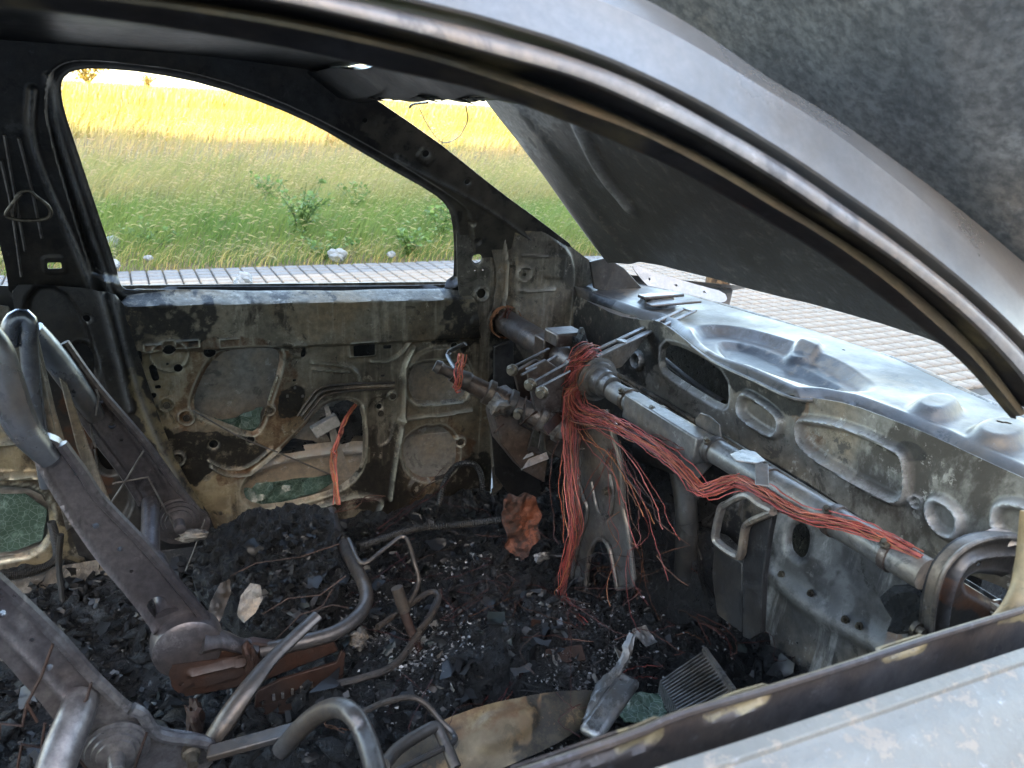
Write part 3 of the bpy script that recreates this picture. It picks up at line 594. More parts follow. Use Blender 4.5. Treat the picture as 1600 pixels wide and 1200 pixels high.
# ---- driver's door: inner panel with its pressings and openings, outer skin, glass remains
DP = YP(1.45)
def door_top(P, pl):
    s0, t0 = pl.st(450, 458); belt = t0-.035*(P[:, 0]-s0); d = belt-P[:, 1]
    step = pl.st(450, 541)[1]-.035*(P[:, 0]-s0)
    return -.050*np.clip(1-d/.019, 0, 1)+.016*sstep((P[:, 1]-step)/.010+.5)+.004*np.sin(P[:, 0]*31)*np.exp(-d/.03)
door = panel('driver_door', DP, [(182, 456), (300, 459), (500, 459), (640, 456), (720, 455), (742, 464), (744, 520), (768, 600), (770, 700), (765, 800), (700, 850), (345, 880), (335, 815), (300, 765), (262, 690), (228, 590), (206, 520)], M['door'], car,
    holes=[('poly', [(350, 552), (375, 546), (425, 545), (437, 550), (437, 572), (421, 620), (404, 672), (392, 678), (345, 660), (308, 646), (302, 632), (312, 602), (328, 570)], 1),
           ('poly', [(565, 640), (552, 628), (525, 627), (500, 640), (478, 668), (430, 715), (396, 742), (380, 764), (386, 786), (420, 792), (500, 775), (545, 755), (565, 728), (568, 690)], 1),
           ('poly', [(638, 585), (650, 569), (690, 566), (722, 570), (730, 590), (728, 616), (712, 624), (655, 627), (640, 618)], 1),
           ('poly', [(629, 702), (640, 682), (664, 669), (676, 671), (690, 667), (708, 680), (716, 705), (712, 730), (695, 746), (665, 748), (640, 738)], 1),
           ('circ', (264, 546), .0135), ('circ', (328, 552), .0125), ('circ', (279, 577), .009), ('rect', (241, 584), (.0075, .019), .007, 10), ('rect', (216, 556), (.007, .016), .006), ('circ', (710, 541), .009), ('rect', (569, 547), (.026, .0135), .002), ('rect', (605, 542), (.010, .0045), .001), ('rect', (473, 549), (.006, .014), .006), ('circ', (334, 695), .010), ('circ', (392, 688), .009), ('rect', (460, 594), (.004, .003), .001), ('rect', (461, 606), (.003, .004), .001), ('rect', (449, 619), (.003, .004), .001), ('rect', (473, 619), (.003, .004), .001), ('circ', (613, 618), .004), ('rect', (598, 587), (.005, .003), .001), ('circ', (594, 637), .007), ('circ', (610, 673), .003), ('circ', (260, 632), .004), ('circ', (291, 652), .004), ('circ', (277, 717), .005), ('circ', (240, 618), .006), ('circ', (345, 802), .005), ('circ', (262, 570), .003), ('rect', (247, 606), (.006, .004), .003)],
    feats=[('emboss', ('poly', [(215, 545), (300, 542), (345, 548), (310, 610), (290, 670), (270, 660), (240, 610)], 2), -.006, .006), ('ridge', ('circ', (260, 632), .015), .006, .004), ('ridge', ('circ', (291, 652), .017), .007, .005), ('ridge', ('circ', (420, 640), .013), .006, .005), ('ridge', ('circ', (265, 555), .038), .003, .004), ('ridge', ('circ', (277, 717), .016), .006, .005),
           ('ridge', ('line', [(330, 728), (352, 742), (385, 742), (402, 735), (438, 702)], .002), .010, .006), ('ridge', ('line', [(326, 720), (350, 733), (388, 732), (425, 700)], .002), .006, .005), ('ridge', ('line', [(487, 566), (540, 571), (558, 580), (564, 600)], .002), .007, .006), ('ridge', ('line', [(490, 577), (545, 581)], .002), .005, .005), ('ridge', ('line', [(580, 564), (610, 565), (630, 550), (640, 535)], .002), .006, .006), ('ridge', ('line', [(630, 660), (633, 600), (630, 575), (645, 545)], .002), .010, .008), ('ridge', ('line', [(625, 655), (680, 648), (735, 640)], .003), .010, .008), ('ridge', ('line', [(610, 780), (618, 720), (628, 670)], .003), .010, .009), ('emboss', ('poly', [(636, 545), (735, 540), (742, 640), (640, 655)], 2), .008, .008), ('emboss', ('poly', [(578, 625), (600, 620), (618, 640), (612, 690), (585, 700), (572, 660)], 2), -.005, .006), ('ridge', ('circ', (613, 618), .010), .004, .004), ('emboss', ('circ', (466, 545), .02), .005, .005), ('ridge', ('circ', (718, 690), .014), .008, .007), ('ridge', ('rect', (240, 540), (.018, .008), .003), .004, .003), ('ridge', ('rect', (292, 535), (.024, .008), .003), .004, .003), ('ridge', ('rect', (358, 533), (.022, .009), .003), .003, .003), ('ridge', ('line', [(433, 590), (412, 650), (404, 668)], .002), .007, .005), ('emboss', ('poly', [(560, 640), (572, 630), (576, 700), (566, 735), (555, 740)], 2), .008, .006), ('emboss', ('circ', (740, 500), .015), .006, .006), ('ridge', ('line', [(660, 632), (720, 627)], .002), .006, .005), ('ridge', ('rect', (566, 544), (.032, .019), .004), .003, .004), ('emboss', ('circ', (655, 760), .03), .01, .008), ('ridge', ('line', [(500, 790), (560, 770), (600, 780), (590, 800)], .003), .012, .008)],
    stains_sheens=[('r', ('poly', [(205, 545), (300, 540), (318, 560), (300, 620), (285, 670), (245, 665), (240, 610)]), .02), ('r', ('poly', [(262, 735), (290, 760), (340, 740), (380, 760), (370, 800), (300, 800)]), .03), ('g', ('poly', [(310, 540), (345, 548), (305, 625), (300, 690), (272, 680), (290, 600)]), .03), ('g', ('poly', [(440, 540), (460, 600), (430, 720), (380, 745), (420, 640)]), .04), ('g', ('poly', [(640, 690), (700, 660), (740, 700), (720, 760), (650, 760)]), .05),
            ('b', ('poly', [(190, 478), (330, 476), (350, 500), (260, 525), (212, 530)]), .12), ('b', ('poly', [(690, 470), (740, 465), (745, 530), (700, 530)]), .10), ('g', ('poly', [(220, 530), (420, 530), (430, 545), (300, 560), (230, 552)]), .04), ('g', ('poly', [(430, 690), (475, 665), (440, 730), (350, 760), (340, 745)]), .03), ('b', ('poly', [(245, 665), (290, 690), (300, 740), (260, 740)]), .02), ('b', ('poly', [(265, 670), (320, 675), (420, 690), (410, 730), (330, 730), (310, 760), (270, 745)]), .015), ('b', ('poly', [(560, 720), (620, 720), (640, 800), (560, 800)]), .05), ('b', ('poly', [(690, 740), (770, 700), (770, 840), (650, 840)]), .05), ('b', ('poly', [(440, 600), (480, 600), (470, 640), (430, 660)]), .02)], res=.0032, wav=.002, hfun=door_top)
MB().plate([DP.hit(u, v)+np.array([0, .085, 0]) for u, v in ((150, 485), (770, 478), (775, 700), (760, 860), (330, 900))], .003, (0, 1, 0)).build('outer_skin', M['skin'], door)
sk = panel('outer_skin_ridge', YP(1.50), [(375, 732), (430, 700), (520, 690), (590, 690), (600, 800), (380, 800)], M['skin'], door, feats=[('ridge', ('line', [(390, 735), (470, 708), (590, 700)], .01), .01, .02)], res=.008)
MB().plate([YP(1.50).hit(u, v) for u, v in ((626, 682), (700, 676), (722, 700), (718, 760), (628, 760))], .004, (0, 1, 0)).build('speaker_blank', M['skin'], door)
for px in ([(200, 535), (300, 532), (345, 545), (312, 590), (290, 680), (250, 680), (222, 600)], [(440, 540), (770, 530), (768, 562), (640, 562), (632, 640), (575, 640), (570, 600), (440, 600)], [(300, 682), (420, 684), (400, 730), (310, 740)]):
    MB().plate([YP(1.472).hit(u, v) for u, v in px], .003, (0, 1, 0)).build('hole_shade_plate', M['char'], door)  # dark plates added behind the small holes so they read as shaded cavity
def folded(name, pl, px, amp, mat, parent, freq=18, res=.006):
    return panel(name, pl, px, mat, parent, res=res, thick=.003, wav=amp, wsc=freq, smooth=0, ang=15)
folded('glass_sheet', YP(1.478), [(302, 640), (318, 652), (345, 656), (372, 652), (398, 640), (408, 628), (406, 662), (396, 676), (384, 688), (372, 678), (340, 668)], .018, M['glass'], door, 24)
folded('glass_sheet', YP(1.478), [(378, 764), (395, 768), (402, 758), (440, 752), (520, 740), (522, 752), (495, 768), (440, 788), (395, 800)], .022, M['glass'], door, 20)
P_ = lambda pts, pl, o=0: [pl.hit(u, v)+pl.N*o for u, v in pts]
MB().tube(P_([(302, 640), (372, 680), (440, 708), (520, 742)], DP, .006), .002, 6, 16).build('window_cable', M['wire'], door)
MB().tube(P_([(188, 452), (205, 456), (208, 452), (400, 449), (500, 447), (640, 446), (700, 444), (716, 440)], YP(1.518), 0), .0032, 6, 40, flat=.6).build('window_seal', M['pillar'], door)
MB().plate(P_([(186, 446), (716, 440), (718, 466), (184, 468)], YP(1.520)), .004, (0, 1, 0)).build('belt_flange', M['pillar'], door)
mb = MB(); mb.tube(P_([(468, 646), (484, 626), (502, 608), (545, 602), (612, 599)], DP, .012), .011, 8, 30, flat=.5); mb.build('stiffener', M['pillar'], door)
mb = MB(); mb.tube(P_([(463, 647), (480, 622), (499, 603), (545, 597), (614, 595)], DP, .014), .0028, 6, 30); mb.tube(P_([(473, 652), (490, 631), (506, 615), (545, 608), (612, 604)], DP, .014), .0028, 6, 30); mb.build('stiffener_lip', M['tube'], door)
mb = MB(); c = YP(1.475).hit(510, 665); mb.beam(YP(1.475).hit(489, 676), YP(1.475).hit(528, 654), .03, .032, (0, -1, .2)); mb.build('window_motor', M['skin'], door, bevel=.003)
MB().plate(P_([(505, 630), (512, 630), (545, 735), (550, 745), (530, 748)], YP(1.485)), .004, (0, 1, 0)).build('regulator_strip', M['skin'], door)
lump('regulator_char', YP(1.51).hit(540, 660), (.055, .02, .055), M['char'], None, None, None, .5, 3, door, seed=5)
lump('regulator_char', YP(1.51).hit(440, 700), (.09, .015, .02), M['char'], None, None, None, .5, 3, door, seed=9)
for u, v in ((260, 632), (291, 652), (420, 640), (277, 717), (613, 618), (718, 690), (594, 645), (466, 545), (815, 427), (738, 515), (712, 520)):
    MB().lathe(DP.hit(u, v)+[0, -.004, 0], (0, -1, 0), ((0, .008), (.003, .008), (.003, .005), (.006, .0045)), 10).build('bolt', M['bolt'], door)
# rear door behind the centre pillar
rdoor = panel('rear_door', YP(1.45), [(-520, 480), (-160, 474), (10, 472), (24, 500), (60, 650), (105, 815), (145, 900), (150, 940), (-160, 980), (-520, 990)], M['door'], car, holes=[('poly', [(-100, 770), (0, 762), (60, 768), (78, 800), (72, 850), (30, 872), (-100, 880)], 1), ('circ', (45, 690), .02)],
    feats=[('ridge', ('line', [(-100, 690), (60, 690)], .004), .014, .012), ('ridge', ('line', [(-100, 745), (80, 742)], .004), .014, .012)], stains_sheens=[('r', ('poly', [(-100, 680), (60, 680), (80, 750), (-100, 750)]), .03), ('r', ('poly', [(60, 790), (110, 840), (130, 920), (20, 900), (70, 850)]), .03)], res=.006)
folded('glass_sheet', YP(1.485), [(-100, 780), (40, 772), (74, 800), (66, 845), (20, 862), (-100, 870)], .02, M['glass'], rdoor, 9)
MB().plate([YP(1.52).hit(u, v) for u, v in ((-560, 490), (120, 480), (160, 950), (-560, 1000))], .003, (0, 1, 0)).build('outer_skin', M['skin'], rdoor)
sill = panel('door_sill', Plane((0, 1.36, .36), (0, -.7, 1), (0, 1, .7)), [(-100, 905), (60, 890), (190, 868), (420, 840), (700, 820), (860, 800), (870, 840), (700, 870), (400, 890), (200, 935), (40, 950), (-100, 960)], M['fire'], car, stains_sheens=[('b', ('poly', [(200, 860), (500, 820), (860, 800), (870, 840), (500, 880), (200, 940)]), .05)], res=.007)

# ---- roof, windscreen header
ys = np.linspace(.285, 1.37, 32)
def roofline(x, dz): return np.array([(x+.09*np.clip((x+.3)/.7, 0, 1)*(1-((y-.8)/.5)**2), y, 1.395+dz+.038*(1-((y-.8)/.52)**2)) for y in ys])
mb = MB(); L = [roofline(x, .012*math.exp(-((x-.0)/.6)**2)-.02*max(0, (x-.2))**1.3*3) for x in np.linspace(-1.4, .40, 26)]
mb.loft(L + [l+np.array([0, 0, .014]) for l in L[::-1]], closed=True); roof = mb.build('roof', M['dark'], car)
mb = MB(); hp = [(.40, 1.395), (.47, 1.352), (.505, 1.347), (.545, 1.362), (.53, 1.395), (.47, 1.405)]
def hy(y): return .02*(1-((y-.75)/.55)**2)
Ls = []
for (hx, hz) in hp:
    Ls.append(np.array([(hx-.035+.085*(1-((y-.8)/.5)**2), y, hz+hy(y)*.6+.003*math.sin(y*37)) for y in np.linspace(.30, 1.37, 42)]))
mb.loft(Ls, closed=True); header = mb.build('windscreen_header', M['dark'], car)
mb = MB()
for k in range(30):      # charred sealant hanging in shreds from the header
    y = RNG.uniform(.34, 1.3); x = .465+.085*(1-((y-.8)/.5)**2)+RNG.uniform(-.03, .04); z = 1.352+hy(y)*.5
    p = np.array([x, y, z]); a = RNG.normal(0, 1, 3)*[.008, .06, .003]; mb.tube([p-a, p+RNG.normal(0, .002, 3), p+a+[0, 0, -RNG.uniform(.0, .006)]], [.0015, .005, .0015], 5, 5, flat=.5)
mb.tube([at(668, 160, x=.55), at(645, 163, x=.55), at(640, 168, x=.55)], .0022, 6, 8)
mb.build('charred_sealant', M['char'], header)
mb = MB(); mb.tube([at(655, 168, x=.56), at(668, 195, x=.58), at(690, 222, x=.6), at(715, 215, x=.6), at(730, 190, x=.58), at(728, 166, x=.56)], .0009, 4, 30); mb.build('aerial_wire', M['wire'], header)

# ---- raised bonnet, thrown back over the windscreen
HP = Plane((1.083, 0, 1.027), (-1, 0, -1.0))
ypx = lambda y, dd: np.array([-(y-HP.O[1]) if abs(HP.U[1]+1) < .01 else (y-HP.O[1]), dd])
low = [HP.st(u, v) for u, v in ((922, 392), (938, 408), (975, 402), (1060, 419), (1140, 440), (1350, 492), (1480, 532), (1570, 580), (1650, 634))]
e0 = low[-1]; a_r = HP.st(1588, 10); a_l = [HP.st(u, v) for u, v in ((755, 170), (820, 262), (880, 342))]
dv = (np.array(a_r)-np.array(HP.st(1570, -6)))
top_t = max(p[1] for p in low)+1.02
def ext(p, q, t): p = np.array(p); q = np.array(q); return tuple(p+(q-p)*((t-p[1])/(q[1]-p[1])))
near_s = a_r[0]
hood_out = np.array(low+[(-.165, .05), (-.122, .30), (-.114, .50), (-.134, .591), (-.177, .636), (-.30, .735), (-.50, .855), (-.76, .93), (-1.05, .90), (-1.28, .80), (-1.375, .62), a_l[0], a_l[1], a_l[2]])
def hood_h(P, pl):
    c = (near_s+a_l[0][0])/2; hw = abs(near_s-a_l[0][0])/2; q = np.abs(P[:, 0]-c)/hw; up = (P[:, 1]-e0[1])
    return .006*(1-q**2)-.03*np.clip((q-.86)/.14, 0, 1)**2-.05*np.clip(up-.55, 0, 1)**2+.010*sstep((q-.62)/.06)*np.clip(1-up/1.1, 0, 1)+.006*fbm(P[:, 0]*4, P[:, 1]*3, 3)
hood = panel('bonnet', HP, hood_out, M['hood'], car, feats=[('ridge', ('line', [(905, 190), (940, 265), (985, 322)], .004), .010, .03)], stains_sheens=[('b', ('poly', [(820, 190), (950, 200), (1150, 250), (1350, 330), (1600, 500), (1850, 760), (1300, 600), (930, 450), (870, 340)]), .14), ('r', ('line', [(885, 165), (920, 225), (985, 322)], .008), .05), ('r', ('line', [(1045, 372), (1075, 395), (1100, 425)], .015), .05), ('r', ('line', [(800, 190), (850, 270), (905, 350)], .01), .03)], hfun=hood_h, res=.010, thick=.018, wav=.004, wsc=5, smooth=1)  # pale 'r' streaks paint the crease highlight, edge sheen and a bluish reflection
mb = MB()
for (u, v, y) in ((945, 425, 1.36),):
    p = at(945, 432, y=1.40); mb.plate([p+[-.03, 0, -.03], p+[.05, 0, -.06], p+[.14, 0, -.05], p+[.06, 0, .02], p+[0, 0, .05], p+[-.05, 0, .04]], .008, (0, 1, 0))
mb.build('bonnet_hinge', M['dark'], car, bevel=.002)

# ---- cowl, firewall
CP = ZP(.91)
rear = [(893, 452), (940, 468), (991, 486), (1025, 493), (1045, 504), (1099, 546), (1135, 566), (1180, 586), (1240, 613), (1285, 616), (1330, 625), (1390, 647), (1465, 677), (1600, 741), (1760, 815)]
front = [(1760, 720), (1600, 652), (1525, 619), (1412, 566), (1345, 543), (1240, 509), (1150, 481), (1060, 457), (1000, 445), (935, 436), (905, 440)]
def cowl_h(P, pl):
    dr = sd_line(P, pl.poly(rear)); return -.014*np.exp(-dr/.012)+.006*np.exp(-((dr-.02)/.012)**2)
cowl = panel('cowl', CP, rear+front, M['cowl'], car, hfun=cowl_h, holes=[('rect', (1557, 678), (.004, .006), .002), ('rect', (1569, 680), (.004, .006), .002), ('circ', (1318, 548), .004)],
    feats=[('emboss', ('poly', [(1082, 514), (1128, 507), (1200, 524), (1262, 546), (1322, 574), (1362, 603), (1345, 611), (1285, 606), (1205, 580), (1140, 560), (1100, 538)], 2), -.020, .03), ('emboss', ('poly', [(1120, 520), (1180, 528), (1250, 560), (1330, 600), (1290, 602), (1210, 578), (1140, 548)], 2), -.012, .02),
           ('emboss', ('poly', [(1228, 545), (1250, 534), (1280, 538), (1286, 548), (1262, 556), (1236, 553)], 2), .012, .014), ('emboss', ('poly', [(1418, 640), (1450, 626), (1490, 632), (1503, 645), (1470, 662), (1430, 652)], 2), .020, .022), ('emboss', ('poly', [(1508, 682), (1540, 664), (1590, 668), (1612, 684), (1590, 704), (1540, 700)], 2), .020, .022), ('emboss', ('poly', [(998, 470), (1015, 466), (1045, 470), (1060, 478), (1030, 482), (1003, 478)], 2), .018, .010)],
    stains_sheens=[('b', ('poly', [(900, 445), (950, 440), (980, 460), (960, 478), (920, 462)]), .02), ('b', ('poly', [(1160, 520), (1260, 555), (1330, 590), (1240, 590), (1140, 545)]), .05)], res=.005, wav=.0045, wsc=5, thick=.002, ang=60)
mb = MB(); mb.tube([CP.hit(u, v)+np.array([0, 0, -.012]) for u, v in rear[3:]], .004, 8, 60); mb.build('cowl_lip', M['cowl'], cowl)
mb = MB(); mb.tube([CP.hit(u, v)+np.array([.012, 0, -.006]) for u, v in front], .010, 8, 60, flat=.5); mb.build('cowl_seal', M['pillar'], cowl)
mb = MB(); A = CP.hit(1010, 483)+[0, 0, .025]; B = CP.hit(1088, 483)+[0, 0, .03]
mb.beam(CP.hit(1012, 484)+[0, 0, .012], CP.hit(1090, 482)+[0, 0, .02], .03, .006); mb.beam(CP.hit(1000, 478)+[0, 0, .022], CP.hit(1062, 474)+[0, 0, .024], .03, .008); mb.build('wiper_bracket', M['tube'], cowl, bevel=.002)
FP = XP(1.062)
top_fw = [(u, v+7) for u, v in rear[3:]]
firewall = panel('firewall', FP, [(893, 458), (925, 474), (960, 492), (1000, 500)]+top_fw+[(1760, 1010), (1600, 930), (1440, 868), (1330, 800), (1240, 740), (1150, 690), (1060, 640), (985, 592), (940, 566), (900, 560)], M['fire'], car,
    holes=[('poly', [(1036, 538), (1060, 542), (1096, 560), (1130, 588), (1134, 630), (1126, 634), (1080, 606), (1040, 580), (1034, 570)], 1)],
    feats=[('ridge', ('poly', [(1160, 616), (1175, 618), (1215, 645), (1222, 660), (1218, 676), (1208, 682), (1165, 655), (1156, 640)], 2), .011, .011), ('emboss', ('poly', [(1160, 616), (1175, 618), (1215, 645), (1222, 660), (1218, 676), (1208, 682), (1165, 655), (1156, 640)], 2), -.004, .006),
           ('ridge', ('poly', [(1250, 662), (1262, 655), (1330, 668), (1400, 700), (1418, 715), (1420, 765), (1412, 780), (1395, 782), (1330, 745), (1256, 700)], 2), .013, .012), ('emboss', ('poly', [(1250, 662), (1262, 655), (1330, 668), (1400, 700), (1418, 715), (1420, 765), (1412, 780), (1395, 782), (1330, 745), (1256, 700)], 2), -.006, .006),
           ('ridge', ('poly', [(1452, 790), (1460, 778), (1478, 782), (1500, 802), (1502, 826), (1492, 840), (1472, 832), (1454, 812)], 2), .010, .011), ('ridge', ('poly', [(1556, 796), (1570, 785), (1600, 788), (1640, 810), (1650, 850), (1600, 850), (1556, 830)], 2), .010, .011), ('ridge', ('circ', (997, 563), .018), .008, .008), ('ridge', ('circ', (1432, 784), .010), .004, .004)],
    stains_sheens=[('g', ('poly', [(1240, 610), (1262, 625), (1262, 680), (1250, 700), (1240, 660)]), .02), ('g', ('poly', [(1255, 670), (1290, 680), (1285, 705), (1260, 700)]), .02), ('b', ('poly', [(895, 455), (1000, 500), (1040, 520), (1030, 600), (900, 560)]), .08), ('b', ('poly', [(1100, 555), (1260, 625), (1240, 650), (1130, 600)]), .03), ('b', ('poly', [(1400, 690), (1450, 705), (1440, 720), (1410, 712)]), .015)], res=.0032, wav=.003)
mb = MB(); mb.tube([FP.hit(u, v)+np.array([-.016, 0, 0]) for u, v in ((905, 552), (960, 578), (1000, 600), (1150, 690), (1300, 782), (1440, 868), (1600, 968))], .005, 8, 40); mb.tube([FP.hit(u, v)+np.array([-.008, 0, -.006]) for u, v in ((905, 552), (960, 578), (1000, 600), (1150, 690), (1300, 782), (1440, 868), (1600, 968))], .014, 8, 40, flat=.4); mb.build('firewall_seam', M['pillar'], firewall)
FL = Plane((1.075, 0, .74), (-1, 0, .10))
lowfw = panel('lower_firewall', FL, [(880, 545), (960, 578), (1000, 596), (1150, 686), (1300, 778), (1440, 864), (1640, 985), (1640, 1280), (1400, 1240), (1150, 1080), (1000, 960), (900, 860), (870, 800)], M['firelow'], car, holes=[('poly', [(1238, 822), (1252, 816), (1264, 832), (1264, 858), (1256, 874), (1240, 862), (1236, 846)], 1), ('circ', (1030, 700), .02), ('circ', (960, 660), .015)],
    feats=[('emboss', ('poly', [(1190, 800), (1240, 800), (1290, 860), (1330, 960), (1300, 1010), (1240, 930), (1190, 870)], 2), .008, .06), ('emboss', ('poly', [(1000, 690), (1090, 720), (1100, 820), (1000, 800)], 2), .03, .03), ('ridge', ('line', [(1200, 890), (1290, 960), (1400, 1020)], .006), .010, .03)],
    stains_sheens=[('r', ('poly', [(1210, 800), (1240, 820), (1260, 900), (1310, 950), (1290, 960), (1235, 920), (1215, 860)]), .05), ('r', ('poly', [(1270, 830), (1310, 850), (1330, 960), (1300, 950)]), .05), ('r', ('poly', [(1360, 970), (1400, 980), (1420, 1010), (1370, 1010)]), .04), ('g', ('poly', [(1395, 990), (1410, 1000), (1400, 1015), (1388, 1005)]), .02), ('b', ('poly', [(880, 545), (1150, 690), (1190, 900), (1100, 1040), (880, 860)]), .12)], res=.008, wav=.008, wsc=5)
for u, v in ((1230, 895), (1276, 924), (1352, 975), (1330, 965), (1428, 980), (1400, 930)):
    MB().lathe(FL.hit(u, v)+[-.012, 0, 0], (-1, 0, 0), ((0, .007), (.004, .007), (.004, .004), (.009, .004)), 8).build('bolt', M['bolt'], lowfw)
lump('toeboard_lagging', (1.02, .95, .45), (.10, .30, .20), M['char'], None, None, None, .45, 4, lowfw, seed=3, freq=4)
lump('toeboard_lagging', (1.06, .45, .32), (.08, .22, .10), M['char'], None, None, None, .4, 4, lowfw, seed=6, freq=4)
floor = panel('floor_pan', ZP(.28), np.array([(-1.2, .08), (1.15, .08), (1.15, 1.44), (-1.2, 1.44)]), M['dark'], car, res=.03, smooth=0)
# engine bay beyond the firewall, far wing
mb = MB(); eng = [((1.5, .95, .52), (.35, .5, .3)), ((1.42, .55, .55), (.2, .35, .28)), ((1.75, .8, .45), (.4, .9, .3)), ((1.35, 1.15, .66), (.12, .2, .14)), ((1.30, .98, .66), (.06, .70, .30))]
for c, s_ in eng: mb.box(c, s_)
for k in range(14): p = np.array([RNG.uniform(1.2, 1.5), RNG.uniform(.75, 1.3), RNG.uniform(.5, .72)]); mb.tube([p, p+RNG.normal(0, .08, 3)*[1, 1, .3], p+RNG.normal(0, .14, 3)*[1, 1, .3]], .008, 8, 12)
mb.build('engine', M['char'], car, bevel=.01)
mb = MB(); mb.tube([at(1035, 560, x=1.2), at(1085, 600, x=1.2), at(1130, 628, x=1.2)], .010, 8, 6, flat=.6); mb.build('wiper_linkage', M['tube'], cowl)
wing = panel('front_wing', Plane((0, 1.47, .9), (0, -1, .5)), [(985, 412), (1010, 420), (1022, 428), (1060, 436), (1100, 448), (1132, 456), (1138, 470), (1120, 474), (1090, 468), (1045, 458), (1018, 452), (1000, 434)], M['paint'], car, holes=[('circ', (1015, 436), .004), ('circ', (1057, 446), .004), ('circ', (1100, 456), .004)], res=.005, thick=.004)
MB().loft([np.array([(x, 1.49, .93-.12*max(0, x-1.25)) for x in np.linspace(1.1, 1.75, 10)]), np.array([(x, 1.57, .90-.12*max(0, x-1.25)) for x in np.linspace(1.1, 1.75, 10)]), np.array([(x, 1.60, .55) for x in np.linspace(1.1, 1.75, 10)])]).build('wing_skin', M['paint'], wing)

# ---- near (passenger) side: roof rail and windscreen pillar, door window frame
def near(off): return Plane((0, .05+off, .94), (0, -1, LEAN))
def nl(pts, off, n=70): pl = near(off); return catmull([pl.hit(u, v) for u, v in pts], n)
L0 = [(-260, -310), (100, -265), (400, -210), (700, -130), (900, -52), (1011, 0), (1112, 60), (1202, 122), (1285, 172), (1375, 234), (1469, 303), (1562, 378), (1640, 448), (1740, 560)]
L1 = [(-260, -270), (100, -225), (400, -168), (700, -85), (880, -18), (1000, 30), (1101, 84), (1195, 142), (1285, 197), (1375, 264), (1469, 340), (1562, 430), (1640, 520), (1740, 650)]
L2 = [(-260, -110), (100, -92), (400, -50), (690, 14), (795, 42), (900, 75), (1000, 116), (1112, 172), (1225, 240), (1319, 303), (1412, 368), (1517, 452), (1600, 530), (1680, 620)]
L3 = [(-260, -92), (100, -74), (400, -30), (690, 33), (795, 60), (900, 92), (1000, 132), (1112, 192), (1225, 258), (1319, 322), (1412, 388), (1517, 472), (1600, 552), (1670, 640)]
L4 = [(-260, -64), (100, -46), (400, -6), (620, 42), (760, 80), (900, 119), (1000, 161), (1112, 217), (1225, 285), (1319, 349), (1412, 413), (1510, 492), (1585, 568), (1650, 650)]
L5 = [(-260, -40), (100, -20), (400, 19), (620, 66), (760, 105), (900, 154), (1000, 196), (1112, 251), (1206, 307), (1300, 364), (1390, 424), (1470, 490), (1535, 555), (1600, 640)]
L6 = [(-260, -26), (100, -6), (400, 34), (620, 80), (760, 120), (900, 171), (1000, 209), (1112, 266), (1206, 322), (1300, 379), (1385, 440), (1462, 506), (1528, 568), (1595, 650)]
L7 = [(-260, -6), (50, 12), (230, 36), (400, 64), (620, 110), (760, 142), (900, 192), (1040, 252), (1112, 290), (1206, 346), (1300, 404), (1375, 458), (1448, 514), (1518, 574), (1588, 655)]
mb = MB()
l0, l1, l2 = nl(L0, .055), nl(L1, .018), nl(L2, .0)
lm = .5*(l1+l2)-np.array([0, .0015, 0])
mb.loft([l0+np.array([0, .09, -.02]), l0+np.array([0, .012, .0]), l0, .5*l0+.5*l1-np.array([0, .002, 0]), l1+np.array([0, .0, .0012]), l1-np.array([0, .0012, .001]), lm, l2+np.array([0, -.001, .002]), l2+np.array([0, .001, 0]), l2+np.array([0, .02, 0]), l2+np.array([0, .10, .0])])
rail = mb.build('roof_rail', M['railpaint'], car, ang=22)
mb = MB(); l3, l4, l5, l6, l7 = nl(L3, .004), nl(L4, .002), nl(L5, .034), nl(L6, .030), nl(L7, .05)
mb.loft([l3+np.array([0, .02, .0]), l3, .5*(l3+l4)-np.array([0, .003, 0]), l4, l4+np.array([0, .006, -.001])]); fr = mb.build('door_frame', M['rail'], None, ang=60)
mb = MB(); mb.loft([l4+np.array([0, .006, -.001]), .5*(l4+l5)+np.array([0, .022, 0]), l5+np.array([0, .004, 0]), l5]); ch = mb.build('window_channel', M['channel'], None, ang=60)
mb = MB(); mb.loft([l5, .5*(l5+l6)-np.array([0, .003, 0]), l6]); tl = mb.build('channel_lip', M['lip'], None, ang=60)
mb = MB(); mb.loft([l6, .6*l6+.4*l7+np.array([0, .003, 0]), l7, l7+np.array([0, .006, -.001]), l7+np.array([0, .020, .008]), l7+np.array([0, .024, .03])]); il = mb.build('inner_frame', M['channel'], None, ang=60)
for k_, o in enumerate((ch, il)):
    me = o.data; n_ = len(me.vertices); co = np.zeros(n_*3); me.vertices.foreach_get('co', co); co = co.reshape(-1, 3)
    st_ = np.zeros((n_, 3)); st_[:, 0] = np.clip(.75*fbm(co[:, 0]*14, co[:, 1]*14+k_, 3)+.15, 0, 1); a_ = me.color_attributes['stain_sheen']; c4 = np.ones((n_, 4), np.float32); c4[:, :3] = st_; a_.data.foreach_set('color', c4.ravel())

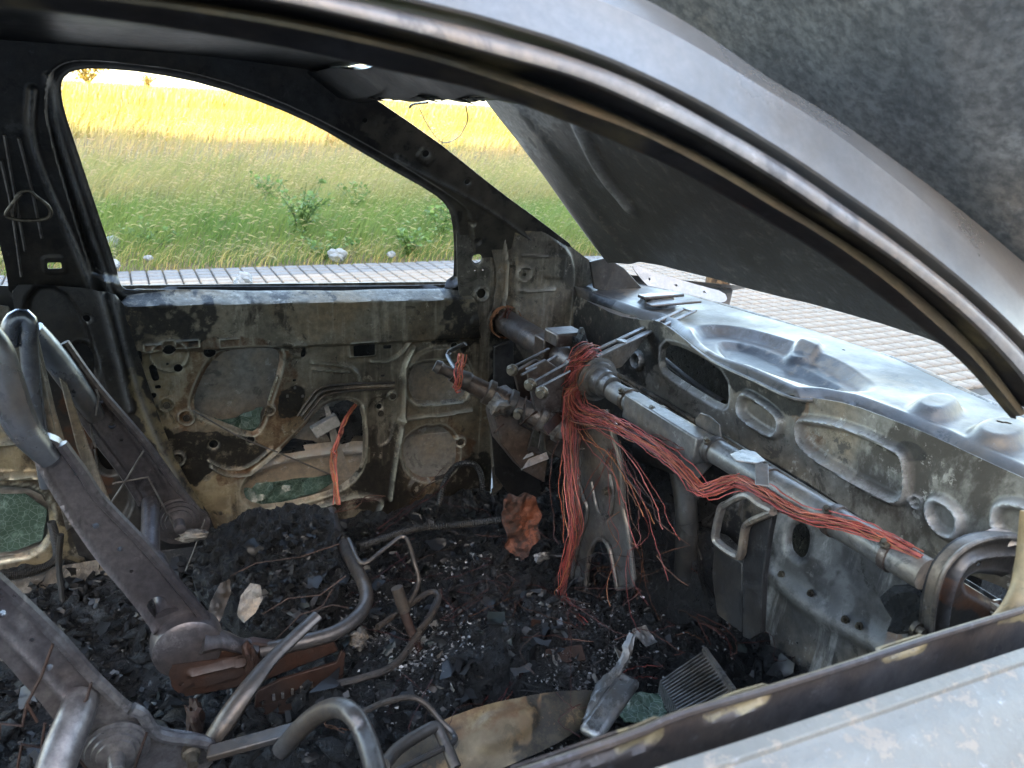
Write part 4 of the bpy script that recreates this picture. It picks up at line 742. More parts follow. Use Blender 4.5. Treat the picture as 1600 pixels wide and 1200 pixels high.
# ---- passenger door below the window: inner flange, slot, outer skin
BL = [(-100, 1500), (560, 1290), (700, 1244), (850, 1196), (1000, 1144), (1060, 1118), (1199, 1078), (1322, 1040), (1450, 998), (1562, 964), (1640, 940), (1800, 890)]
IP = YP(.052)
inner = panel('passenger_door', IP, BL+[(1800, 1250), (1200, 1420), (560, 1500), (-100, 1700)], M['flange'], car, feats=[('emboss', ('poly', [(1098, 1118), (1115, 1102), (1180, 1080), (1204, 1072), (1206, 1060), (1206, 1085), (1196, 1100), (1150, 1118), (1104, 1130)], 1), -.006, .004), ('emboss', ('poly', [(1372, 1020), (1388, 1030), (1430, 1018), (1452, 1000), (1452, 985), (1372, 1010)], 1), -.006, .004), ('emboss', ('poly', [(800, 1195), (1000, 1135), (1040, 1118), (1030, 1160), (990, 1178), (800, 1230)], 1), -.006, .004)],
    stains_sheens=[('r', ('poly', [(1098, 1090), (1204, 1060), (1206, 1085), (1196, 1100), (1150, 1118), (1104, 1130)], 1), .006), ('r', ('poly', [(1370, 1012), (1452, 985), (1452, 1004), (1440, 1022), (1400, 1032), (1380, 1042)], 1), .006), ('r', ('poly', [(980, 1140), (1040, 1110), (1036, 1148), (1028, 1160), (1000, 1170), (960, 1185)], 1), .006), ('r', ('poly', [(1560, 960), (1640, 930), (1640, 968), (1562, 975)], 1), .008)], res=.003, thick=.002, smooth=0)
for o in (fr, ch, tl, il): o.parent = inner
mb = MB(); mb.tube([IP.hit(u, v) for u, v in BL], .0035, 8, 60); mb.build('flange_lip', M['flange'], inner)
OL = [(120, 1500), (820, 1268), (1019, 1199), (1150, 1157), (1300, 1108), (1450, 1059), (1600, 1010), (1800, 944)]
o0 = catmull([YP(.0).hit(u, v) for u, v in OL], 60); up = np.array([0, 0, 1.]); outv = np.array([0, -1., 0])
prof = [(.022, -.10), (.004, -.030), (0.0, -.0015), (-.0015, 0.0), (-.0115, -.001), (-.0125, -.002), (-.0135, -.0055), (-.0145, -.006), (-.0235, -.0080), (-.033, -.0105), (-.036, -.0122), (-.045, -.0185), (-.060, -.0295), (-.078, -.046), (-.10, -.075), (-.115, -.14), (-.12, -.30), (-.105, -.62)]
mb = MB(); mb.loft([o0+np.array([0, a, b]) for a, b in prof]); skin = mb.build('outer_skin', M['paint'], inner, ang=24)
def mk_blister():
    t = NT('blistered_grey_paint'); n = t.noise(5, 6, .65); f = t.noise(70, 6, .75); s_ = t.noise(38, 7, .8, t.scaled((1, 1, 1), (4, 4, 4)))
    c = t.mix(t.ramp(n, .35, .65), (.175, .168, .152), (.215, .205, .185)); c = t.mix(t.ramp(s_, .555, .585), c, (.27, .23, .19)); c = t.mix(t.ramp(f, .60, .72), c, (.34, .34, .35)); c = t.mix(t.ramp(t.noise(17, 8, .8), .60, .70), c, (.13, .12, .11))
    t.bump(f, .35, .006); return t.out(c, t.ramp(s_, .4, .65, .38, .66), .12)
skin.data.materials.clear(); skin.data.materials.append(mk_blister())
# front end of the door frame rising to the pillar, scorched tan
mb = MB(); mb.tube([at(1530, 985, y=.07), at(1570, 972, y=.07), at(1596, 930, y=.075), at(1606, 880, y=.085), at(1612, 800, y=.10)], [.009, .014, .013, .012, .011], 10, 24, flat=.45); mb.build('frame_corner', M['tan'], inner)

# ---- dashboard crossbeam
BX = .875
def bx_(u, v, x=BX): return at(u, v, x=x)
mb = MB(); a = bx_(785, 500); b = bx_(905, 574); c_ = bx_(950, 606); d = bx_(1448, 898)
c_b, d_b = c_, d; mb.tube([a, b], .032, 20, 12); beam = mb.build('crossbeam', M['column'], car)
mb = MB(); mb.tube([c_+(b-a)*.05, d], .0215, 18, 30); mb.build('beam_tube', M['beam'], beam)
mb = MB(); ax = (d-c_)/np.linalg.norm(d-c_)
mb.lathe(bx_(936, 594), ax, ((-.03, .032), (-.012, .033), (-.012, .046), (-.004, .048), (-.003, .040), (.004, .038), (.005, .030), (.03, .029), (.031, .024), (.05, .023)), 28); mb.build('collar', M['beam'], beam)
mb = MB(); mb.lathe(bx_(785, 500), ax, ((-.02, .06), (-.005, .062), (0, .05), (.006, .046), (.01, .038)), 28); mb.build('end_cap', M['pillar'], beam)
mb = MB()
for k in range(10):
    th = RNG.uniform(0, 6.28); mb.tube([bx_(790, 503)+.042*np.array([math.cos(q), 0, math.sin(q)])+np.array([0, RNG.normal(0, .006), 0]) for q in np.linspace(th, th+RNG.uniform(3, 6), 20)], .0016, 5)
o = mb.build('wire_wrap', M['copper'], beam, col=False); set_col(o.data, np.tile((.30, .13, .06), (len(o.data.vertices), 1)), 'tint')
# box section that stiffens the beam, tabs and brackets
mb = MB(); mb.beam(bx_(985, 632, .862), bx_(1098, 704, .862), .035, .05); mb.build('stiffener_box', M['beam'], beam, bevel=.003)
mb = MB(); p = bx_(1108, 690)+np.array([0, 0, .02])
pl = XP(BX+.012); mb.plate(P_([(1090, 690), (1086, 655), (1094, 645), (1108, 650), (1124, 664), (1128, 700), (1118, 706)], pl), .003, (1, 0, 0)); mb.beam(pl.hit(1085, 696), pl.hit(1135, 715), .028, .003); mb.build('clip_bracket', M['tube'], beam, bevel=.001)
mb = MB(); pl2 = ZP(.865); mb.plate(P_([(1140, 712), (1160, 704), (1180, 708), (1196, 722), (1182, 726), (1150, 722)], pl2), .003, (0, 0, 1)); mb.beam(pl2.hit(1190, 724), pl2.hit(1194, 740)+[0, 0, -.02], .02, .002); mb.build('tab', M['alu'], beam, bevel=.001)
pl3 = XP(.83)
mb = MB(); mb.tube([pl3.hit(u, v) for u, v in ((1208, 798), (1188, 788), (1166, 774), (1135, 788), (1127, 795), (1118, 836), (1124, 850), (1150, 868), (1158, 866), (1164, 830), (1172, 816), (1208, 800))], .0085, 8, 60, flat=.7); mb.build('loop_bracket', M['beam'], beam)
mb = MB(); mb.plate(P_([(1172, 815), (1208, 798), (1200, 840), (1192, 900), (1188, 990), (1172, 1000), (1160, 995), (1160, 880)], XP(.84)), .012, (1, 0, 0)); mb.plate(P_([(1116, 850), (1160, 880), (1160, 990), (1120, 960), (1112, 900)], XP(.85)), .008, (1, 0, 0)); mb.build('support_post', M['dark'], beam, bevel=.002)
# end bracket at the passenger side
EP = YP(.21)
endb = panel('beam_end_bracket', EP, [(1436, 1010), (1440, 950), (1448, 905), (1462, 874), (1488, 848), (1520, 834), (1560, 830), (1610, 840), (1680, 880), (1680, 1010)], M['dark'], beam, holes=[('poly', [(1508, 912), (1530, 900), (1578, 905), (1596, 925), (1570, 948), (1545, 935)], 1), ('rect', (1486, 868), (.002, .006), .002), ('rect', (1530, 881), (.005, .0035), .003)],
    feats=[('ridge', ('line', [(1470, 1000), (1475, 940), (1490, 890), (1520, 865), (1580, 862)], .003), .008, .010)], stains_sheens=[('g', ('poly', [(1455, 900), (1520, 905), (1600, 960), (1560, 970), (1455, 940)]), .015)], res=.003, thick=.003)
ARC = catmull([EP.hit(u, v) for u, v in ((1437, 1010), (1441, 950), (1449, 905), (1463, 874), (1489, 848), (1521, 834), (1560, 830), (1610, 840), (1680, 880))], 40)
MB().loft([ARC, ARC+np.array([.001, -.006, .001]), ARC+np.array([.002, -.014, .001]), ARC+np.array([-.001, -.014, -.001]), ARC+np.array([-.002, -.006, -.002])]).build('bracket_band', M['legsteel'], beam)
mb = MB(); mb.tube([EP.hit(u, v)+np.array([.001, -.015, .0]) for u, v in ((1437, 1010), (1441, 950), (1449, 905), (1463, 874), (1489, 848), (1521, 834), (1560, 830), (1610, 840))], .0035, 8, 40); mb.build('bracket_rim', M['legsteel'], beam)
panel('bracket_scrap', Plane((1.0, .2, .80), (-.5, -.5, .7)), [(1500, 850), (1530, 834), (1552, 826), (1580, 830), (1596, 850), (1560, 858), (1530, 862)], M['alu'], beam, res=.004, wav=.012, wsc=30, smooth=0)
lump('bracket_char', (1.0, .27, .70), (.06, .05, .05), M['char'], None, None, None, .5, 3, beam, seed=12)
MB().lathe(EP.hit(1428, 980), (0, -1, 0), ((0, .010), (.006, .010), (.006, .006), (.014, .006)), 10).build('bolt', M['bolt'], beam)
# brace to the cowl and the forked leg to the tunnel
A = at(925, 556, x=.90); B = at(1078, 484, z=.925)
br = np.array(B)-np.array(A)
mb = MB(); up_ = np.array([0, 0, 1.]); side = np.cross(br, up_); side /= np.linalg.norm(side)
for s_ in (-.014, .014): mb.beam(A+side*s_, B+side*s_, .010, .005)
for q in (0.0, .3, 1.0): mb.beam(A+br*q-side*.014, A+br*q+side*.014, .02, .005)
mb.plate([A, A+br*.62, A+br*.30+np.array([0, 0, -.06]), A+np.array([0, 0, -.045])], .004, side); mb.build('cowl_brace', M['beam'], beam, bevel=.001)
lump('brace_char', at(905, 545, x=.87), (.018, .03, .035), M['char'], None, None, None, .6, 3, beam, seed=4)
LP = XP(.832)
LEG = [(898, 640), (950, 640), (966, 700), (974, 740), (976, 790), (984, 830), (992, 905), (985, 916), (967, 919), (960, 880), (954, 855), (946, 844), (938, 842), (930, 848), (922, 868), (916, 925), (905, 936), (892, 936), (896, 900), (906, 850), (920, 800), (910, 765), (900, 720)]
mb = MB(); mb.plate(P_(LEG, LP), .005, (1, 0, 0)); leg = mb.build('forked_leg', M['legsteel'], beam, bevel=.0015)
mb = MB()
for seg_ in (LEG[0:1]+LEG[:0:-1][0:8], LEG[1:9], LEG[8:17]): mb.tube([LP.hit(u, v)+np.array([-.004, 0, 0]) for u, v in seg_], .0048, 8, 40)
mb.tube([LP.hit(u, v)+np.array([-.003, 0, 0]) for u, v in ((926, 752), (934, 790), (944, 806), (956, 800), (960, 770), (955, 740))], .004, 8, 30)
mb.build('leg_flange', M['legsteel'], beam)
MB().lathe(LP.hit(958, 766)+[-.012, 0, 0], (-1, 0, 0), ((0, .010), (.006, .010), (.006, .006), (.012, .006)), 10).build('bolt', M['bolt'], beam)

# ---- steering column
c0 = at(686, 574, x=.565); c1 = at(760, 612, x=.66); c2 = at(905, 684, x=.84); ax = (c2-c0)/np.linalg.norm(c2-c0); AXC = ax
mb = MB(); mb.tube([c0+ax*.03, c1, c2], [.016, .021, .024, .024], 18, 20); col = mb.build('steering_column', M['column'], car)
mb = MB(); mb.lathe(c0-ax*.01, ax, ((0, .012), (.012, .015), (.02, .011), (.05, .012), (.055, .017), (.075, .021), (.08, .019)), 18); mb.build('column_shaft', M['tube'], col)
mb = MB(); mb.tube([c0+ax*.04+[0, 0, .01], at(700, 552, x=.62), at(727, 537, x=.64)], [.005, .005, .006], 8, 8, flat=.5); mb.build('stalk', M['tube'], col)
mb = MB()
mb.plate(P_([(760, 610), (790, 600), (800, 620), (795, 650), (815, 660), (808, 690), (840, 700), (835, 740), (800, 720), (768, 680), (758, 640)], YP(1.10)), .05, (0, -1, 0)); mb.build('column_bracket', M['column'], col, bevel=.003)
mb = MB(); mb.plate(P_([(800, 580), (835, 560), (880, 575), (900, 600), (905, 690), (880, 720), (850, 700), (845, 650), (815, 640)], YP(1.16)), .012, (0, -1, 0)); mb.plate(P_([(820, 575), (850, 560), (880, 580), (870, 640), (835, 650)], YP(1.03)), .012, (0, -1, 0)); mb.build('mounting_plate', M['column'], col, bevel=.002)
for (u0, v0, u1, v1) in ((798, 575, 858, 545), (815, 586, 870, 556), (828, 600, 885, 568), (838, 608, 890, 580)):
    MB().tube([at(u0, v0, x=.70), at(u1, v1, x=.80)], .0028, 6).build('column_rod', M['tube'], col)
for u, v in ((776, 628), (802, 577), (830, 600), (812, 645), (848, 612)):
    MB().lathe(at(u, v, x=.70), (-.6, -.6, 0), ((0, .012), (.008, .013), (.012, .008), (.018, .008)), 10).build('lock_bolt', M['bolt'], col)
lump('lock_barrel', at(777, 632, x=.67), (.022, .025, .022), M['alu'], None, None, None, .5, 3, col, seed=21)
mb = MB(); mb.plate(P_([(765, 660), (800, 700), (840, 740), (850, 780), (830, 790), (800, 780), (772, 740)], YP(1.30)), .006, (0, -1, 0)); mb.plate(P_([(770, 540), (800, 530), (800, 640), (770, 650)], YP(1.41)), .01, (0, -1, 0)); mb.build('pedal_bracket', M['dark'], col, bevel=.002)
for pts in (((838, 660), (825, 700), (815, 735)), ((845, 680), (838, 720))):
    MB().tube([at(u, v, y=1.08) for u, v in pts], .002, 6).build('pedal_rod', M['wire'], col)
mb = MB(); mb.box(bx_(868, 548)+np.array([-.02, 0, .012]), (.05, .05, .05)); mb.box(bx_(892, 545)+np.array([-.02, 0, .03]), (.07, .06, .03)); mb.build('column_clamp', M['column'], beam, bevel=.004)

# ------------------------------------------------------------------ seat frames
def rail_plate(name, outer_px, pl, mat, parent, holes=(), lip=(), feats=(), th=.014):
    o = panel(name, pl, outer_px, mat, parent, holes=holes, feats=feats, res=.0035, thick=th, smooth=1, wav=.002)
    mb = MB()
    for seg_ in lip: mb.tube([pl.hit(u, v)+pl.N*.004 for u, v in seg_], .008, 8, 30)
    if lip: mb.build('rolled_edge', mat, o)
    return o
ds = empty('driver_seat_frame', (.1, 1.0, .3), 'burnt steel frame of the driver seat, leaning back against the centre pillar', 'seat frame', 'bare seat frames')
R1 = YP(1.20)
r1 = rail_plate('back_rail', [(88, 560), (101, 534), (125, 568), (152, 604), (226, 690), (282, 766), (300, 790), (330, 808), (326, 830), (300, 850), (255, 850), (236, 822), (222, 786), (190, 735), (148, 680), (110, 618)], R1, M['seat'], ds,
    holes=[('circ', (156, 628), .006), ('circ', (175, 668), .006), ('circ', (200, 655), .003), ('circ', (190, 690), .003)], lip=[[(101, 534), (152, 604), (226, 690), (282, 766), (300, 788)], [(88, 562), (110, 618), (148, 680), (190, 735), (222, 786)]], feats=[('emboss', ('poly', [(108, 565), (150, 620), (220, 705), (270, 775), (240, 800), (190, 720), (130, 630)], 2), -.008, .008)])
def recliner(c, axis, s_, parent):
    mb = MB(); mb.lathe(c, axis, ((0, .046*s_), (.004*s_, .047*s_), (.005*s_, .042*s_), (.009*s_, .041*s_), (.010*s_, .034*s_), (.014*s_, .033*s_), (.015*s_, .027*s_), (.019*s_, .026*s_), (.020*s_, .02*s_), (.022*s_, .012*s_), (.05*s_, .011*s_), (.052*s_, .006*s_)), 28); return mb.build('recliner', M['seat'], parent)
recliner(R1.hit(278, 808)+[0, -.004, 0], (0, -1, 0), .95, ds)
mb = MB(); mb.tube([R1.hit(u, v)+[0, o_, 0] for u, v, o_ in ((52, 508, -.03), (80, 545, -.02), (112, 590, -.014), (140, 632, -.010), (150, 650, -.004))], [.019, .021, .022, .020, .016], 14, 26); mb.build('back_tube', M['blue'], ds)
mb = MB(); mb.tube([YP(1.05).hit(u, v) for u, v in ((14, 540), (16, 512), (26, 497), (40, 496), (46, 512), (45, 540), (55, 640), (75, 760))], [.013]*6+[.012, .012], 12, 50); mb.build('back_hoop', M['blue'], ds)
for pts, y, wd in (([(32, 520), (46, 505), (62, 560), (92, 700), (120, 820), (104, 830), (70, 700), (42, 590)], 1.06, .006), ([(52, 500), (58, 520), (86, 640), (134, 800), (120, 805), (70, 640)], 1.12, .006), ([(92, 590), (104, 600), (140, 700), (175, 790), (158, 800), (120, 700)], 1.16, .006)):
    MB().plate(P_(pts, YP(y)), wd, (0, 1, 0)).build('back_slat', M['pillar'], ds, bevel=.002)
R2 = YP(.80)
r2 = rail_plate('back_rail', [(46, 690), (70, 682), (98, 694), (130, 738), (157, 778), (224, 848), (280, 915), (318, 960), (340, 995), (330, 1030), (250, 1030), (241, 985), (205, 935), (150, 870), (112, 815), (78, 765), (55, 720)], R2, M['seat'], ds,
    holes=[('rect', (249, 949), (.014, .019), .013, 20), ('circ', (150, 822), .0045), ('circ', (188, 858), .004), ('circ', (120, 740), .003), ('circ', (85, 708), .004), ('circ', (205, 893), .003)], lip=[[(96, 692), (130, 738), (157, 778), (224, 848), (280, 915), (322, 965)]], feats=[('ridge', ('line', [(56, 715), (112, 812), (150, 868), (241, 985)], .003), .008, .008)], th=.02)
mb = MB(); cc = R2.hit(292, 1004)
mb.lathe(cc+[0, .015, 0], (0, -1, 0), ((0, .052), (.02, .053), (.035, .050), (.042, .040), (.043, .0)), 32); mb.build('recliner_cover', M['seat'], ds)
mb = MB(); mb.tube([cc+np.array([.02, -.012, .012]), R2.hit(345, 992)+[0, -.012, 0], R2.hit(375, 1003)+[0, -.01, 0], R2.hit(398, 1006)+[0, -.006, 0]], [.034, .022, .018, .017], 12, 16, flat=.55); mb.build('recliner_arm', M['seat'], ds)
mb = MB(); mb.tube([R2.hit(u, v)+[0, o_, 0] for u, v, o_ in ((-40, 500, .0), (-8, 545, 0), (4, 585, 0), (16, 625, 0), (36, 668, 0), (62, 700, 0), (80, 720, .0))], [.016, .019, .021, .0225, .021, .018, .014], 14, 40); mb.build('back_tube', M['blue'], ds)
mb = MB(); mb.tube([R1.hit(235, 780)+[0, -.01, 0], R1.hit(228, 800)+[0, -.15, -.01], R2.hit(252, 935)+[0, .10, 0], R2.hit(262, 960)+[0, .0, 0]], .0165, 12, 20); mb.build('cross_tube', M['seat'], ds)
def wire_springs(pts_list, parent, r=.002, mat='wire'):
    for P in pts_list: MB().tube(P, r, 5, None).build('spring_wire', M[mat], parent)
wire_springs([[R1.hit(u, v)+[0, -.03, 0] for u, v in z] for z in ([(150, 640), (154, 610), (150, 600)], [(146, 670), (142, 652), (144, 672), (150, 690)], [(136, 695), (128, 715), (138, 712)], [(148, 692), (152, 720), (146, 740), (156, 735)], [(223, 695), (196, 740), (170, 780)], [(175, 745), (230, 735), (275, 820)], [(318, 800), (300, 850), (288, 880)])], ds)
wire_springs([[at(u, v, y=y_) for u, v in z] for z, y_ in (([(410, 960), (450, 935), (500, 930), (540, 900)], .9), ([(430, 1000), (470, 960), (520, 945), (545, 950)], .86), ([(360, 900), (400, 880), (470, 870), (530, 850)], 1.02), ([(520, 920), (505, 945), (490, 955), (478, 975)], .84))], ds, .0013, 'rusty')
# cushion frame of the driver seat
mb = MB(); mb.tube([at(517, 798, y=1.22), at(526, 832, y=1.15), at(545, 868, y=1.02), at(568, 912, y=.90), at(572, 940, y=.85), at(556, 966, y=.81), at(520, 990, y=.79), at(460, 1006, y=.79), at(405, 1018, y=.79)], .0125, 14, 60); mb.build('cushion_tube', M['tube'], ds)
mb = MB(); tr = YP(.76); mb.plate(P_([(398, 1108), (400, 1082), (440, 1062), (526, 1036), (534, 1018), (540, 1020), (536, 1060), (528, 1072)], tr), .006, (0, 1, 0)); mb.beam(tr.hit(390, 1110)+[0, -.01, 0], tr.hit(532, 1072)+[0, -.01, 0], .03, .006); mb.build('seat_track', M['rusty'], ds, bevel=.001)
for u, v in ((427, 1087), (441, 1084), (456, 1078), (470, 1074), (486, 1068)): MB().box(tr.hit(u, v)+[0, -.004, 0], (.004, .004, .010)).build('track_slot', M['alu'], ds)
mb = MB(); mb.plate(P_([(270, 1030), (330, 1020), (400, 1005), (430, 1010), (520, 1000), (530, 1018), (450, 1050), (400, 1070), (290, 1090), (268, 1070)], YP(.785)), .02, (0, 1, 0)); mb.build('side_member', M['rusty'], ds, bevel=.003)
panel('pressed_side', YP(.77), [(260, 1040), (300, 1035), (360, 1028), (400, 1020), (398, 1050), (360, 1062), (300, 1078), (272, 1085)], M['rusty'], ds, holes=[('circ', (300, 1085), .01), ('circ', (283, 1068), .004)], res=.004, feats=[('ridge', ('line', [(300, 1050), (340, 1040), (380, 1035)], .003), .008, .008)])
lump('latch_lump', YP(.74).hit(302, 1120), (.012, .02, .03), M['rusty'], None, None, None, .6, 3, ds, seed=31)
lump('latch_lump', YP(.77).hit(392, 1030), (.012, .015, .03), M['rusty'], None, None, None, .5, 3, ds, seed=33)

ps = empty('passenger_seat_frame', (.1, .4, .3), 'burnt steel frame of the passenger seat in the lower left corner', 'seat frame', 'bare seat frames')
R3 = YP(.60)
rail_plate('back_rail', [(-80, 840), (-30, 880), (0, 905), (88, 990), (140, 1048), (197, 1104), (212, 1112), (232, 1132), (252, 1148), (318, 1156), (345, 1172), (330, 1195), (300, 1230), (160, 1250), (120, 1180), (75, 1112), (30, 1062), (0, 1026), (-80, 950)], R3, M['seat'], ps,
    holes=[('circ', (50, 999), .003), ('circ', (77, 1042), .004), ('circ', (3, 957), .004), ('circ', (272, 1160), .0025)], lip=[[(-60, 856), (0, 906), (88, 990), (140, 1048), (197, 1104)], [(206, 1104), (222, 1112), (236, 1134), (256, 1147), (318, 1156), (330, 1166)]], feats=[('ridge', ('line', [(-60, 920), (0, 975), (70, 1050), (130, 1120)], .003), .006, .010)])
recliner(R3.hit(181, 1164)+[0, -.004, 0], (0, -1, 0), .85, ps)
MB().lathe(R3.hit(298, 1171), (0, -1, 0), ((0, .012), (.01, .012), (.012, .008), (.03, .007)), 10).build('bolt', M['bolt'], ps)
mb = MB(); mb.tube([R3.hit(128, 1090)+[0, .005, 0], R3.hit(118, 1104)+[0, -.02, 0], R3.hit(92, 1140)+[0, -.06, 0], R3.hit(70, 1190)+[0, -.12, 0], R3.hit(60, 1230)+[0, -.20, 0]], [.02, .022, .021, .02, .02], 14, 24); mb.build('cross_tube', M['seat'], ps)
wire_springs([[R3.hit(u, v)+[0, -.02, 0] for u, v in z] for z in ([(84, 990), (66, 1040), (44, 1082), (37, 1116), (4, 1112), (0, 1140)], [(72, 1112), (66, 1150), (36, 1144), (28, 1190)], [(143, 1050), (136, 1075), (130, 1082)], [(228, 1128), (205, 1195)], [(80, 1115), (150, 1200)], [(44, 1082), (60, 1110)])], ps, .0018, 'rusty')
mb = MB(); mb.tube([at(322, 1172, y=.62), at(350, 1130, y=.63), at(385, 1080, y=.65), at(420, 1035, y=.68), at(455, 1000, y=.70), at(496, 962, y=.72)], [.014, .017, .015, .0115, .011, .011], 12, 30, flat=.75); mb.build('buckle_stalk', M['tube'], ps)
mb = MB(); mb.beam(at(325, 1178, y=.58), at(470, 1138, y=.55), .022, .010); mb.build('seat_track', M['tube'], ps, bevel=.002)
mb = MB(); mb.tube([at(440, 1172, y=.52), at(470, 1138, y=.50), at(500, 1114, y=.48), at(530, 1106, y=.45), at(552, 1118, y=.42), at(568, 1145, y=.40), at(582, 1185, y=.36), at(592, 1230, y=.32)], .0125, 14, 50); mb.build('cushion_tube', M['tube'], ps)
mb = MB(); mb.tube([at(555, 1118, y=.50), at(600, 1098, y=.52), at(640, 1090, y=.53), at(665, 1100, y=.52), at(690, 1128, y=.50), at(710, 1150, y=.48), at(702, 1164, y=.46), at(650, 1190, y=.43), at(600, 1215, y=.4)], .0042, 8, 60); mb.build('cushion_rod', M['tube'], ps)
mb = MB(); mb.tube([at(600, 1195, y=.42), at(622, 1170, y=.45), at(655, 1148, y=.47), at(680, 1136, y=.48), at(690, 1150, y=.47), at(712, 1200, y=.43)], .0085, 10, 30); mb.build('cushion_strut', M['tube'], ps)

# ------------------------------------------------------------------ charred floor debris
def floor_h(x, y):
    h = .335+.10*np.exp(-((y-.74)/.12)**2)*np.clip((1.0-x)/.3, 0, 1)+.0
    h = h+.11*np.exp(-((x-.22)/.20)**2-((y-1.08)/.17)**2)+.06*np.exp(-((x-.75)/.2)**2-((y-1.1)/.25)**2)
    h = h-.04*np.exp(-((x-.8)/.2)**2-((y-.4)/.2)**2)+.10*np.exp(-((x-1.06)/.12)**2)
    h = h-.05*np.exp(-((x+.02)/.14)**2-((y-.98)/.14)**2)
    return h+.055*fbm(x*8, y*8, 4)+.03*np.abs(fbm(x*26, y*26, 4))
nx_, nyy = 260, 240; xs = np.linspace(-1.0, 1.12, nx_); ys_ = np.linspace(.10, 1.44, nyy); X, Y = np.meshgrid(xs, ys_, indexing='ij'); Z = floor_h(X, Y)
id_ = np.arange(nx_*nyy).reshape(nx_, nyy); Q = np.stack([id_[:-1, :-1], id_[1:, :-1], id_[1:, 1:], id_[:-1, 1:]], -1).reshape(-1, 4)
o = finish('charred_debris', mesh_np('charred_debris', np.stack([X.ravel(), Y.ravel(), Z.ravel()], 1), Q), M['char'], None, 30); tag(o, 'black charred debris covering the floor of the car', 'debris', None, 'stuff')
bm = bmesh.new(); bmesh.ops.create_icosphere(bm, subdivisions=1, radius=1); IV = np.array([v.co[:] for v in bm.verts]); IF = np.array([[v.index for v in f.verts] for f in bm.faces]); bm.free()
def rotm(n):
    q = RNG.normal(0, 1, (n, 4)); q /= np.linalg.norm(q, axis=1)[:, None]; a, b, c, d = q.T
    return np.stack([np.stack([1-2*(c*c+d*d), 2*(b*c-a*d), 2*(b*d+a*c)], 1), np.stack([2*(b*c+a*d), 1-2*(b*b+d*d), 2*(c*d-a*b)], 1), np.stack([2*(b*d-a*c), 2*(c*d+a*b), 1-2*(b*b+c*c)], 1)], 1)
def fl_xy(n):
    return np.stack([RNG.uniform(-.35, 1.08, n), RNG.uniform(.14, 1.38, n)], 1)
n = 6500; xy = fl_xy(n); sz = .003+.019*RNG.random(n)**3.5
S = sz[:, None]*np.stack([RNG.uniform(.7, 1.6, n), RNG.uniform(.5, 1.1, n), RNG.uniform(.2, .7, n)], 1)
V = IV[None]*(1+RNG.uniform(-.32, .32, (n, len(IV), 1)))*S[:, None]; V = np.einsum('nij,nkj->nki', rotm(n), V)
V += np.concatenate([xy, (floor_h(xy[:, 0], xy[:, 1])+sz*.3)[:, None]], 1)[:, None]
F = (IF[None]+(np.arange(n)*len(IV))[:, None, None]).reshape(-1, 3)
o = finish('char_lumps', mesh_np('char_lumps', V.reshape(-1, 3), None, F), M['char'], None, 70); tag(o, 'loose black lumps of char strewn over the cabin floor', 'debris', None, 'stuff')
def flakes(name, n, xyf, size, cols, label, zoff=.012, curl=.5, asp=(.3, .9)):
    xy = xyf(n); sz = size[0]+(size[1]-size[0])*RNG.random(n)**3; g = np.linspace(-1, 1, 4); gu, gv = np.meshgrid(g, g, indexing='ij'); gu = gu.ravel(); gv = gv.ravel()
    a = RNG.uniform(*asp, n); c1 = RNG.normal(0, curl, n); c2 = RNG.normal(0, curl, n)
    V = np.stack([np.broadcast_to(gu, (n, 16))*1.0, gv[None]*a[:, None], c1[:, None]*gu[None]**2*.6+c2[:, None]*gu[None]*gv[None]*.5], -1)+RNG.normal(0, .13, (n, 16, 3)); V *= sz[:, None, None]
    Rm = rotm(n); V = np.einsum('nij,nkj->nki', Rm, V); V[:, :, 2] *= .7
    V += np.concatenate([xy, (floor_h(xy[:, 0], xy[:, 1])+zoff+sz*.4)[:, None]], 1)[:, None]
    i4 = np.arange(16).reshape(4, 4); q = np.stack([i4[:-1, :-1], i4[1:, :-1], i4[1:, 1:], i4[:-1, 1:]], -1).reshape(-1, 4)
    me = mesh_np(name, V.reshape(-1, 3), (q[None]+(np.arange(n)*16)[:, None, None]).reshape(-1, 4)); cc = np.array(cols)[RNG.integers(0, len(cols), n)]*RNG.uniform(.6, 1.2, (n, 1)); set_col(me, np.repeat(cc, 16, 0), 'tint')
    o = finish(name, me, M['scrap'], None, 30); tag(o, label, 'debris', None, 'stuff'); return o
flakes('scrap_flakes', 1700, fl_xy, (.003, .018), [(.010, .010, .011), (.016, .016, .017), (.028, .029, .032), (.008, .008, .009), (.06, .062, .067), (.024, .019, .016), (.016, .022, .021), (.010, .010, .011)], 'curled scraps of burnt metal and plastic lying on the cabin floor')
flakes('charred_sheets', 420, fl_xy, (.008, .028), [(.007, .007, .008), (.012, .012, .014), (.018, .018, .021), (.010, .0095, .0095), (.032, .033, .037)], 'larger curled black sheets of burnt trim lying on the cabin floor', .008, .8, (.25, .7))
def cush_xy(n): return np.stack([RNG.normal(.24, .09, n), RNG.normal(1.05, .09, n)], 1)
flakes('cushion_flakes', 420, cush_xy, (.004, .017), [(.006, .006, .008), (.010, .011, .013), (.016, .017, .02), (.008, .008, .008), (.03, .03, .033)], 'flaked black crust lying on the burnt driver cushion', .075, .6, (.3, .9))
def ash_xy(n):
    c = np.array([at(u, v, z=.42)[:2] for u, v in ((600, 930), (560, 900), (680, 1010), (620, 1070), (900, 1040), (960, 980), (1000, 1050), (850, 1120), (880, 950), (720, 870), (400, 930), (1050, 1000), (640, 960), (690, 1000), (930, 1100), (1180, 960))]); s_ = RNG.integers(0, len(c), n); return c[s_]+RNG.normal(0, .05, (n, 2))
flakes('ash_flakes', 3800, ash_xy, (.0007, .0042), [(.28, .28, .28), (.2, .2, .2), (.4, .4, .41), (.12, .12, .125)], 'specks of white ash sprinkled over the charred floor', .010, .3)
